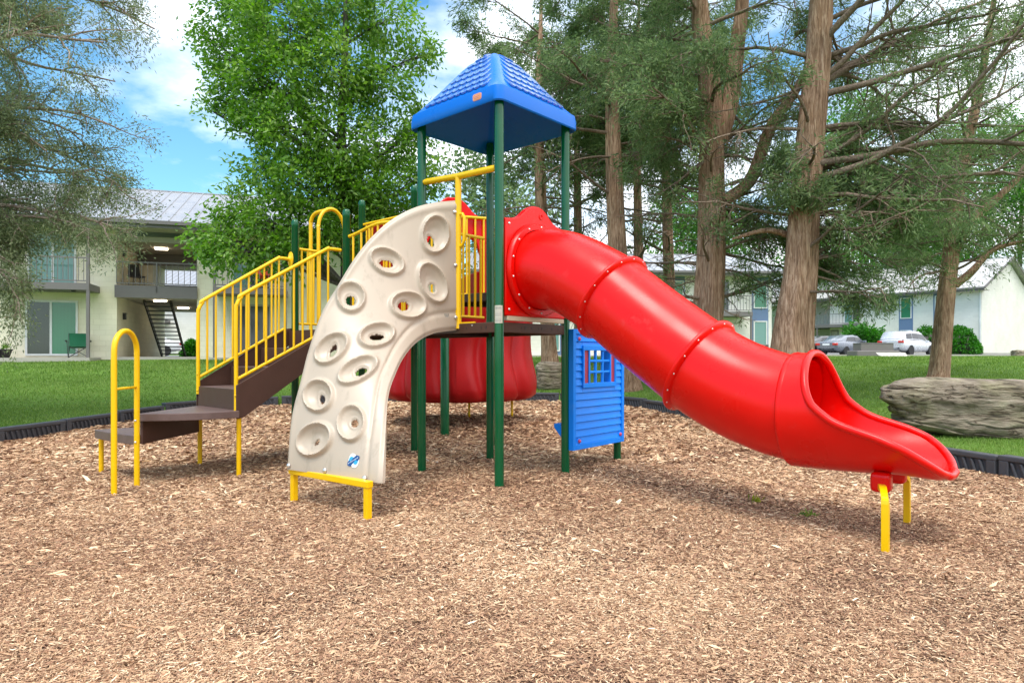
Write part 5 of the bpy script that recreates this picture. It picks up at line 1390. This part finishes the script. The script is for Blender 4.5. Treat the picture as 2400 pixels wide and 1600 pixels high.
# middle building behind the cedars
mb = empty('apartment_building', (6.9, 40.0, 1.15), 'pale apartment building with balcony, half hidden behind the cedar trunks', 'building', rz=math.radians(3))
b = MB(); b.bb(-9.0, 8.9, 0, 10, -.5, 5.0); b.build('wall', BRICKW, mb, local=True)
seam_roof(mb, -9.4, 9.3, -1.0, 5.05, 5, 6.9, step=.6)
b = MB(); b.bb(4.2, 7.1, -1.5, 0, 2.40, 2.66); b.build('balcony', GREYTRIM, mb, local=True); railing(mb, 4.2, 7.1, -1.46, 2.66, 3.6, .18, ends=0)
b = MB(); b.bb(6.98, 7.08, -1.48, -1.38, -.3, 2.40); b.build('balcony_post', GREYTRIM, mb, local=True)
pane(mb, 4.6, 6.3, 0, 2.7, 4.65, [GLT, GLD], fw=.08, bars=(5.45,), name='sliding_door')
for x in (7.75, -4.9, -.6, 2.6):
    b = MB(); b.bb(x - .08, x + .93, -.03, .0, .0, 4.9); b.build('blue_trim', BLUETRIM, mb, local=True)
    pane(mb, x, x + .85, -.03, 2.95, 4.6, GLG, fw=.07); pane(mb, x, x + .85, -.03, .35, 2.2, [GLT], fw=.07)
b = MB(); b.bb(-9.0, 3.8, -.5, -.001, -.5, .12); b.build('footing_planter', CONC, mb, local=True)
ac = empty('air_conditioner', (at(1778, 0, 38.2)[0], 38.2, 1.14), 'dark grey air conditioning unit on the ground by the middle building', 'air conditioner', rz=.1)
b = MB(); b.bb(-.42, .42, -.4, .4, 0, .75); b.build('case', TAUPE, ac, local=True, bevel=.03)
b = MB()
for k in range(8): b.bb(-.36, .36, -.415, -.401, .10 + k * .075, .135 + k * .075)
b.build('grille', BLK, ac, local=True)

# right building with blue window strips
ax_ = math.atan2(.618, -.787)
# local x runs from the near corner leftwards; use mirrored frame: x to the right along the facade, origin at the corner
ra = math.atan2(-.81, .59)
r2 = empty('apartment_building', (37.4, 53.0, 1.5), 'white brick apartment building with slate blue window strips beyond the parked cars', 'building', rz=ra)
b = MB(); b.bb(-12.4, 0, 0, 11, -.5, 5.05); b.bb(-22, -12.4, 2.2, 11, -.5, 5.05)
b.extrude([(0, -.0, 5.05), (0, 11.0, 5.05), (0, 5.5, 7.9)], (-.25, 0, 0)); b.build('wall', BRICKW, r2, local=True)
rr_ = seam_roof(r2, -22.2, .45, -.75, 5.12, 5.5, 8.0, m=SHING, step=0)
b = MB(); b.bar((.47, -.75, 5.12), (.47, 5.5, 8.0), .05, .2); b.bar((.47, 11.75, 5.12), (.47, 5.5, 8.0), .05, .2); b.build('gable_trim', GREYTRIM, rr_, local=True)
b = MB(); b.bb(-.12, -.04, -.1, -.005, 0, 4.9); b.build('downspout', WHTRIM, r2, local=True)
for x in (-6.1, -3.37):
    b = MB(); b.bb(x - .12, x + 1.02, -.03, 0, .0, 5.0); b.build('blue_trim', BLUETRIM, r2, local=True)
    pane(r2, x, x + .92, -.03, 2.95, 4.75, GLG, fw=.08); pane(r2, x, x + .92, -.03, .3, 1.95, GLT, fw=.08)
pane(r2, -11.05, -9.5, 0, 2.75, 4.7, [GLT, GLD], fw=.09, bars=(-10.25,), name='sliding_door')
b = MB(); b.bb(-16.5, -8.9, -1.5, 0, 2.35, 2.62); b.bb(-16.5, -12.4, 0, 2.2, 2.35, 2.62); b.build('balcony', GREYTRIM, r2, local=True); railing(r2, -16.5, -8.9, -1.46, 2.62, 3.6, .3, ends=0)
for x in (-16.4, -12.9): b = MB(); b.bb(x, x + .1, -1.48, -1.38, -.3, 2.35); b.build('balcony_post', GREYTRIM, r2, local=True)
pane(r2, -10.3, -9.6, 0, .0, 2.0, [GLT], fw=.08, name='door')
b = MB(); b.bb(-12.3, -11.55, -.05, 0, 1.55, 2.15); pq_ = b.build('number_plaque', TAUPE, r2, local=True)
b = MB(); b.bb(-12.22, -11.63, -.06, -.051, 1.63, 2.07); b.build('plaque_face', mat('pale_rose_plate', (.5, .42, .38), .6), pq_, local=True)

# ------------------------------------------------------------------ parking, kerbs
def strip(name, pts, z, m, th=None):
    b = MB()
    if th: b.prism(pts, z - th, z)
    else: b.add([(p[0], p[1], z) for p in pts], [tuple(range(len(pts)))])
    o = b.build(name, m); tag(o, kind='structure'); return o
def drape(name, near, far, m, lift, n=24, k=6):
    """surface following the lawn between two lines"""
    near = np.array(curve(near, n)); far = np.array(curve(far, n)); V = []; F = []
    for i in range(n):
        for j in range(k): p = near[i] + (far[i] - near[i]) * j / (k - 1); V.append((p[0], p[1], G(p[0], p[1]) + lift))
    F = [(i * k + j, (i + 1) * k + j, (i + 1) * k + j + 1, i * k + j + 1) for i in range(n - 1) for j in range(k - 1)]
    o = np_mesh(name, np.array(V), np.array(F), m, smooth=True); tag(o, kind='structure'); return o
drape('parking_lot', [(14, 43.5), (24, 43), (30, 42.2), (36, 41.5), (60, 40)], [(14, 53), (24, 53.0), (30, 52.8), (36, 51.5), (60, 46)], ASPH, .03)
def kerb(name, line, w=.3, h=.14):
    pts_ = np.array(curve(line, 40)); b = MB(); G_ = []
    for i, p in enumerate(pts_):
        d = pts_[min(i + 1, 39)] - pts_[max(i - 1, 0)]; d /= np.hypot(*d); n_ = np.array([-d[1], d[0]]); z = G(*p)
        a = p - n_ * w / 2; c = p + n_ * w / 2
        G_.append([Vector((a[0], a[1], z - .1)), Vector((a[0], a[1], z + h)), Vector((c[0], c[1], z + h)), Vector((c[0], c[1], z - .1))])
    b.grid(G_); o = b.build(name, CONC); tag(o, kind='structure')
kerb('kerb', [(14, 43.3), (24, 42.8), (30, 42.0), (36, 41.3), (60, 39.8)]); kerb('kerb', [(14, 53.2), (24, 53.2), (30, 53.0), (36, 51.7), (60, 46.2)])
drape('parking_lot', [(-40, 39), (-30, 39), (-16, 41)], [(-40, 50), (-30, 50), (-16, 51)], ASPH, .03)

# utility box and drain by the kerb
ub = empty('utility_box', (at(2046, 0, 41)[0], 41, G(22, 41) - .05), 'taupe metal utility box on a low slab between the parked cars', 'utility box', rz=-.1)
b = MB(); b.bb(-.95, .95, -.6, .6, .1, .86); b.build('case', TAUPE, ub, local=True, bevel=.03)
b = MB(); b.bb(-1.25, 1.2, -.8, .8, -.2, .42); b.build('plinth', TAUPE, ub, local=True, bevel=.05)
b = MB(); b.bb(-.97, .97, -.62, .62, .861, .90); b.build('lid', GREYTRIM, ub, local=True, bevel=.01)
b = MB(); b.extrude([(-.9, -.4, 0), (.9, -.2, 0), (.35, -.8, -.30), (-.3, -.9, -.32)], (0, .3, .16)); dr = b.build('drain_spout', CONC, bevel=.03); dr.location = (at(2086, 0, 38)[0], 38, G(21.6, 38) + .12); tag(dr, 'pale concrete drain spout at the lawn edge in front of utility box', 'drain')

# ------------------------------------------------------------------ bushes
def bush(label, c, r, h, m, n, leaf, seed, name='round_bush', cat='bush', stems=False):
    g = np.random.default_rng(seed); root = empty(name, c, label, cat)
    if not stems:
        u = g.normal(0, 1, (n, 3)); u[:, 2] = np.abs(u[:, 2]); u /= np.linalg.norm(u, axis=1, keepdims=True)
        lum = 1 + .05 * np.sin(u[:, 0] * 7 + seed) + .05 * np.sin(u[:, 1] * 6) + .04 * np.sin(u[:, 2] * 9)
        k = g.uniform(.82, 1.03, n) * lum
        q = u * np.array([r, r, h]) * k[:, None] + np.array(c)
        v, t = sprays(q, u, 5, leaf[0], leaf[1], .7, .05, g, 0, .5, .2)
        b = MB(); b.lathe([(r * .55, .0), (r * .8, h * .3), (r * .7, h * .65), (r * .3, h * .82)], c, 14); b.build('stems', OAKBARK, root, smooth=True)
    else:
        br = TB(); C = []; D = []
        for i in range(16):
            az = g.uniform(0, 2 * PI); P = rodrift(c, (math.cos(az) * .42, math.sin(az) * .42, 1), h * g.uniform(.7, 1), 8, .08, -.03, g); br.tube(P, np.linspace(.035, .01, 9), 5)
            for k in range(26): j = int(g.uniform(.4, 1) * 8); C.append(P[j] + g.normal(0, r * .22, 3)); D.append(np.array([P[j][0] - c[0], P[j][1] - c[1], .3]))
        br.build('stems', OAKBARK, root); v, t = sprays(C, D, 9, leaf[0], leaf[1], .5, .10, g, .1, .5, .2)
    np_mesh('foliage', v, np.arange(len(v)).reshape(-1, 4), m, root, tint=t); return root
def on(px, d, dz=0): X = at(px, 0, d)[0]; return (X, d, G(X, d) + dz)
bush('clipped round green bush behind the slender cedar, by the downspout corner', on(2250, 52.3), 1.35, 2.0, BUSHLF, 1600, (.14, .06), 51)
bush('clipped green bush showing above the silver car', on(2175, 54.5), 1.4, 2.0, BUSHLF, 900, (.14, .06), 52)
bush('green bush partly hidden between utility box and silver car', on(2072, 55), 1.1, 1.55, BUSHLF, 700, (.14, .06), 53)
bush('vase-shaped feathery green shrub under the balcony by the grey sedan', on(2024, 53.0), 1.25, 2.7, BUSHLF, 0, (.30, .06), 54, name='vase_shrub', stems=True)
bush('rounded green bush at the far end of the breezeway', on(452, 37.5), .55, .85, BUSHLF, 900, (.13, .055), 55)

# ------------------------------------------------------------------ parked cars
def car(label, loc, rz, paint, kind='sedan', group='cars parked beyond the lawn'):
    r = empty('parked_car', loc, label, 'car', rz=rz, group=group)
    if kind == 'sedan': L_, W_, ST = 4.8, 1.82, [(0, .62, .50, .88), (.06, .78, .38, .96), (.5, .87, .26, 1.02), (1.1, .90, .22, 1.02), (2.4, .91, .21, .97), (3.4, .90, .22, .95), (4.2, .86, .24, .86), (4.65, .74, .32, .74), (4.8, .58, .45, .64)]
    else: L_, W_, ST = 4.8, 1.92, [(0, .70, .52, 1.02), (.05, .86, .40, 1.12), (.4, .93, .30, 1.14), (1.1, .955, .26, 1.13), (2.4, .96, .25, 1.10), (3.4, .95, .26, 1.08), (4.25, .90, .28, 1.0), (4.68, .78, .36, .86), (4.8, .62, .5, .74)]
    # x along the length, rear at x = 0; centred on y
    G_ = []
    for x, hw, zb, zt in ST:
        row = []
        for y, z in ((-.80, 0), (-.97, .12), (-1, .42), (-.985, .72), (-.93, .92), (-.82, 1.0), (0, 1.03), (.82, 1.0), (.93, .92), (.985, .72), (1, .42), (.97, .12), (.80, 0)):
            row.append(Vector((x, y * hw, zb + (zt - zb) * z)))
        G_.append(row)
    b = MB(); b.grid(G_); k = len(G_[0]); b.add(G_[0], [tuple(reversed(range(k)))]); b.add(G_[-1], [tuple(range(k))])
    b.add([p for row in G_ for p in (row[0], row[-1])], [(2 * i, 2 * i + 1, 2 * i + 3, 2 * i + 2) for i in range(len(G_) - 1)])
    b.build('body', paint, r, local=True, smooth=True, subsurf=1)
    if kind == 'sedan': GH = [(.62, .62, 1.0, 1.02), (1.35, .66, .98, 1.40), (2.1, .68, .96, 1.46), (2.75, .67, .95, 1.42), (3.55, .66, .93, .96)]
    else: GH = [(.10, .72, 1.10, 1.14), (.45, .72, 1.10, 1.66), (1.4, .75, 1.10, 1.74), (2.5, .75, 1.08, 1.72), (2.95, .73, 1.07, 1.64), (3.7, .72, 1.05, 1.08)]
    rows = []
    for x, hw, zb, zt in GH:
        rows.append([Vector((x, -hw * 1.14, zb)), Vector((x, -hw * 1.02, lerp(zb, zt, .72))), Vector((x, -hw * .90, lerp(zb, zt, .95))), Vector((x, 0, zt)), Vector((x, hw * .90, lerp(zb, zt, .95))), Vector((x, hw * 1.02, lerp(zb, zt, .72))), Vector((x, hw * 1.14, zb))])
    b = MB(); b.grid(rows); b.build('cabin', paint, r, local=True, smooth=True, auto=50)
    # glass set proud of the cabin
    def quad(P, m, nm):
        b = MB(); n_ = (P[1] - P[0]).cross(P[2] - P[0]).normalized(); b.extrude([p + n_ * .004 for p in P], n_ * .012); b.build(nm, m, r, local=True)
    def SG(i0, f0, i1, f1, s_, lo=.10, hi=.70):
        def pt(x, f):
            xs = [g_[0] for g_ in GH]; hw = np.interp(x, xs, [g_[1] for g_ in GH]); zb = np.interp(x, xs, [g_[2] for g_ in GH]); zt = np.interp(x, xs, [g_[3] for g_ in GH])
            w_ = lerp(hw * 1.14, hw * 1.02, f / .72); return Vector((x, s_ * w_, lerp(zb, zt, f)))
        P = [pt(i0, lo), pt(i1, lo), pt(f1, hi), pt(f0, hi)]; return P if s_ < 0 else [P[0], P[3], P[2], P[1]]
    if kind == 'sedan': spans = [(1.15, 1.40, 2.12, 2.10), (2.18, 2.17, 3.25, 2.86)]
    else: spans = [(.55, .62, 1.28, 1.28), (1.36, 1.36, 2.22, 2.20), (2.30, 2.28, 3.35, 2.98)]
    for s_ in (-1, 1):
        for sp_ in spans: quad(SG(sp_[0], sp_[1], sp_[2], sp_[3], s_), GLC, 'side_window')
    a, c_ = rows[0], rows[1]
    y0, y1 = .86, .82
    q0 = lambda f, y: a[3] * (1 - f) + c_[3] * f + Vector((0, y, -.03 * abs(y)))
    quad([q0(.12, y0 * a[6].y * .82), q0(.92, c_[4].y * .9), q0(.92, -c_[4].y * .9), q0(.12, -y0 * a[6].y * .82)], GLC, 'rear_window')
    a, c_ = rows[-1], rows[-2]
    quad([q0(.12, -y0 * a[6].y * .8), q0(.9, -c_[4].y * .9), q0(.9, c_[4].y * .9), q0(.12, y0 * a[6].y * .8)], GLC, 'windscreen')
    hw = ST[1][1]; zt = ST[1][3]
    for s_ in (-1, 1):
        b = MB(); b.box((.06, s_ * (hw - .16), zt - .17), (.16, .34, .17)); b.build('tail_light', TAIL, r, local=True, bevel=.03)
        b = MB(); b.box((4.62, s_ * .62, .66), (.18, .30, .13)); b.build('headlight', WHTRIM, r, local=True, bevel=.03)
        b = MB(); b.box((3.2, s_ * (hw + .10), 1.0), (.14, .2, .13)); b.build('mirror', paint, r, local=True, bevel=.03)
    b = MB(); b.box((-.005, 0, .78 if kind == 'sedan' else .86), (.02, .5, .14)); b.build('licence_plate', WHT, r, local=True)
    wr = .33 if kind == 'sedan' else .37
    for x in (.98, 3.78):
        for s_ in (-1, 1):
            M = Matrix.Rotation(PI / 2 * s_, 3, 'X'); yc = s_ * (ST[3][1] - .10)
            b = MB(); b.lathe([(wr * .62, -.10), (wr * .95, -.11), (wr, -.07), (wr, .09), (wr * .95, .125), (wr * .64, .125), (wr * .60, .08)], (x, yc, wr), 26, M); wh = b.build('wheel', TYRE, r, local=True, smooth=True, auto=40)
            b = MB(); b.lathe([(wr * .62, .09), (wr * .62, .115), (wr * .55, .10)], (x, yc, wr), 24, M)
            for k in range(5):
                an = 2 * PI * k / 5; e = M @ Vector((math.cos(an), math.sin(an), 0)); f = M @ Vector((0, 0, .105)); b.bar(Vector((x, yc, wr)) + f, Vector((x, yc, wr)) + e * wr * .58 + f, .09, .03, up=tuple(M @ Vector((0, 0, 1))))
            b.lathe([(wr * .2, .09), (wr * .2, .13)], (x, yc, wr), 14, M); b.build('rim', RIM, wh, local=True)
SILV = mat('silver_car_paint', (.62, .63, .66), .25, metal=.3, coat=.7, var=.03); GREYC = mat('blue_grey_car_paint', (.17, .19, .23), .25, metal=.4, coat=.8, var=.03); BLKC = mat('black_car_paint', (.02, .02, .025), .2, coat=.9); WHTC = mat('white_car_paint', (.75, .75, .76), .3, coat=.7, var=.03)
def ong(px, d): X = at(px, 0, d)[0]; return (X, d, G(X, d) + .035)
car('silver estate car parked beside the slender cedar trunk', ong(2086, 45.8), math.radians(34), SILV, 'suv')
car('blue grey sedan parked beside the taupe utility box', ong(1936, 45.2), math.radians(33), GREYC)
car('black sedan parked behind the blue grey sedan', ong(1880, 47.5), math.radians(33), BLKC)
car('white car seen through the breezeway behind the black open stair', ong(418, 43), math.radians(222), WHTC)
# two sprouting weeds in the mulch
for k, (px, py, d, lab) in enumerate(((1768, 1180, 5.55, 'yellowish weed sprouting from the shaded mulch under the tube slide'), (1890, 1212, 5.05, 'dull green weed sprouting in the mulch near the slide exit legs'))):
    x = at(px, 0, d)[0]; g = np.random.default_rng(60 + k); c = np.array([[x, d, float(mulch_z(x, d)) + .015]] * 10) + g.normal(0, .02, (10, 3)) * (1, 1, .2)
    v, t = sprays(c, np.tile([0, 0, .8], (10, 1)), 4, .05, .006, .7, .01, g); o = np_mesh('weed', v, np.arange(len(v)).reshape(-1, 4), WEEDM if k == 0 else GRASSM, tint=t); tag(o, lab, 'weed')
# ------------------------------------------------------------------ sky, light, camera
w = bpy.data.worlds.new('World'); bpy.context.scene.world = w; w.use_nodes = True
nt = w.node_tree; N, L = nt.nodes, nt.links; N.clear()
SUN_EL, SUN_AZ = math.radians(66), math.radians(200)      # azimuth measured clockwise from +Y
sky = N.new('ShaderNodeTexSky'); sky.sky_type = 'NISHITA'; sky.sun_disc = False; sky.sun_elevation = SUN_EL; sky.sun_rotation = SUN_AZ
sky.air_density = 1.0; sky.dust_density = 0.6; sky.ozone_density = 2.0
tc = N.new('ShaderNodeTexCoord'); sp_ = N.new('ShaderNodeSeparateXYZ'); L.new(tc.outputs['Generated'], sp_.inputs[0])
mp = N.new('ShaderNodeMapping'); mp.inputs['Scale'].default_value = (1.0, 1.0, 2.6); mp.inputs['Location'].default_value = (2.35, .8, .3); L.new(tc.outputs['Generated'], mp.inputs['Vector'])
nz = N.new('ShaderNodeTexNoise'); nz.inputs['Scale'].default_value = 2.6; nz.inputs['Detail'].default_value = 9; nz.inputs['Roughness'].default_value = .55; nz.inputs['Distortion'].default_value = .25
L.new(mp.outputs[0], nz.inputs['Vector'])
# more cloud towards the right of the view and overhead-behind, less in the gap on the left
ad = N.new('ShaderNodeMath'); ad.operation = 'MULTIPLY_ADD'; L.new(sp_.outputs['X'], ad.inputs[0]); ad.inputs[1].default_value = .20; L.new(nz.outputs['Fac'], ad.inputs[2])
a2 = N.new('ShaderNodeMath'); a2.operation = 'MULTIPLY_ADD'; L.new(sp_.outputs['Y'], a2.inputs[0]); a2.inputs[1].default_value = -.06; L.new(ad.outputs[0], a2.inputs[2])
cr = ramp(N, [(0.36, (0, 0, 0)), (0.46, (.35, .35, .35)), (0.60, (1, 1, 1))]); L.new(a2.outputs[0], cr.inputs['Fac'])
bg1 = N.new('ShaderNodeBackground'); bg1.inputs['Strength'].default_value = 0.12
hs = N.new('ShaderNodeHueSaturation'); hs.inputs['Saturation'].default_value = 1.15; L.new(sky.outputs['Color'], hs.inputs['Color']); tn = N.new('ShaderNodeMix'); tn.data_type = 'RGBA'; tn.blend_type = 'MULTIPLY'; tn.inputs['Factor'].default_value = 1; tn.inputs['B'].default_value = (.80, 1.06, 1.0, 1)
L.new(hs.outputs['Color'], tn.inputs['A']); L.new(tn.outputs['Result'], bg1.inputs['Color'])
bg2 = N.new('ShaderNodeBackground'); bg2.inputs['Color'].default_value = (.93, .95, 1.0, 1); mb_ = N.new('ShaderNodeMapRange'); mb_.inputs['From Min'].default_value = 0; mb_.inputs['From Max'].default_value = 1; mb_.inputs['To Min'].default_value = .62; mb_.inputs['To Max'].default_value = 1.75
L.new(sp_.outputs['Z'], mb_.inputs['Value']); L.new(mb_.outputs['Result'], bg2.inputs['Strength'])
ms = N.new('ShaderNodeMixShader'); L.new(cr.outputs['Color'], ms.inputs[0]); L.new(bg1.outputs[0], ms.inputs[1]); L.new(bg2.outputs[0], ms.inputs[2])
ow = N.new('ShaderNodeOutputWorld'); L.new(ms.outputs[0], ow.inputs['Surface'])

sd = bpy.data.lights.new('sun', 'SUN'); sd.energy = 1.4; sd.angle = math.radians(24); sd.color = (1.0, .95, .87)
so = bpy.data.objects.new('sun', sd); col.objects.link(so)
dirv = Vector((math.sin(SUN_AZ) * math.cos(SUN_EL), math.cos(SUN_AZ) * math.cos(SUN_EL), math.sin(SUN_EL)))
so.rotation_euler = dirv.to_track_quat('Z', 'Y').to_euler()

cd = bpy.data.cameras.new('camera'); cam = bpy.data.objects.new('camera', cd); col.objects.link(cam)
cam.location = (0, 0, EYE); cam.rotation_euler = (PI / 2, 0, 0)
cd.sensor_width = 36; cd.lens = 36 * FPX / 2400; cd.shift_y = (HOR - 800) / 2400; cd.clip_end = 2000; cd.clip_start = .05
sc_ = bpy.context.scene; sc_.camera = cam
sc_.view_settings.view_transform = 'Standard'; sc_.view_settings.look = 'None'; sc_.view_settings.exposure = 1.15; sc_.view_settings.gamma = 1.0
sc_.cycles.max_bounces = 6; sc_.cycles.transparent_max_bounces = 6
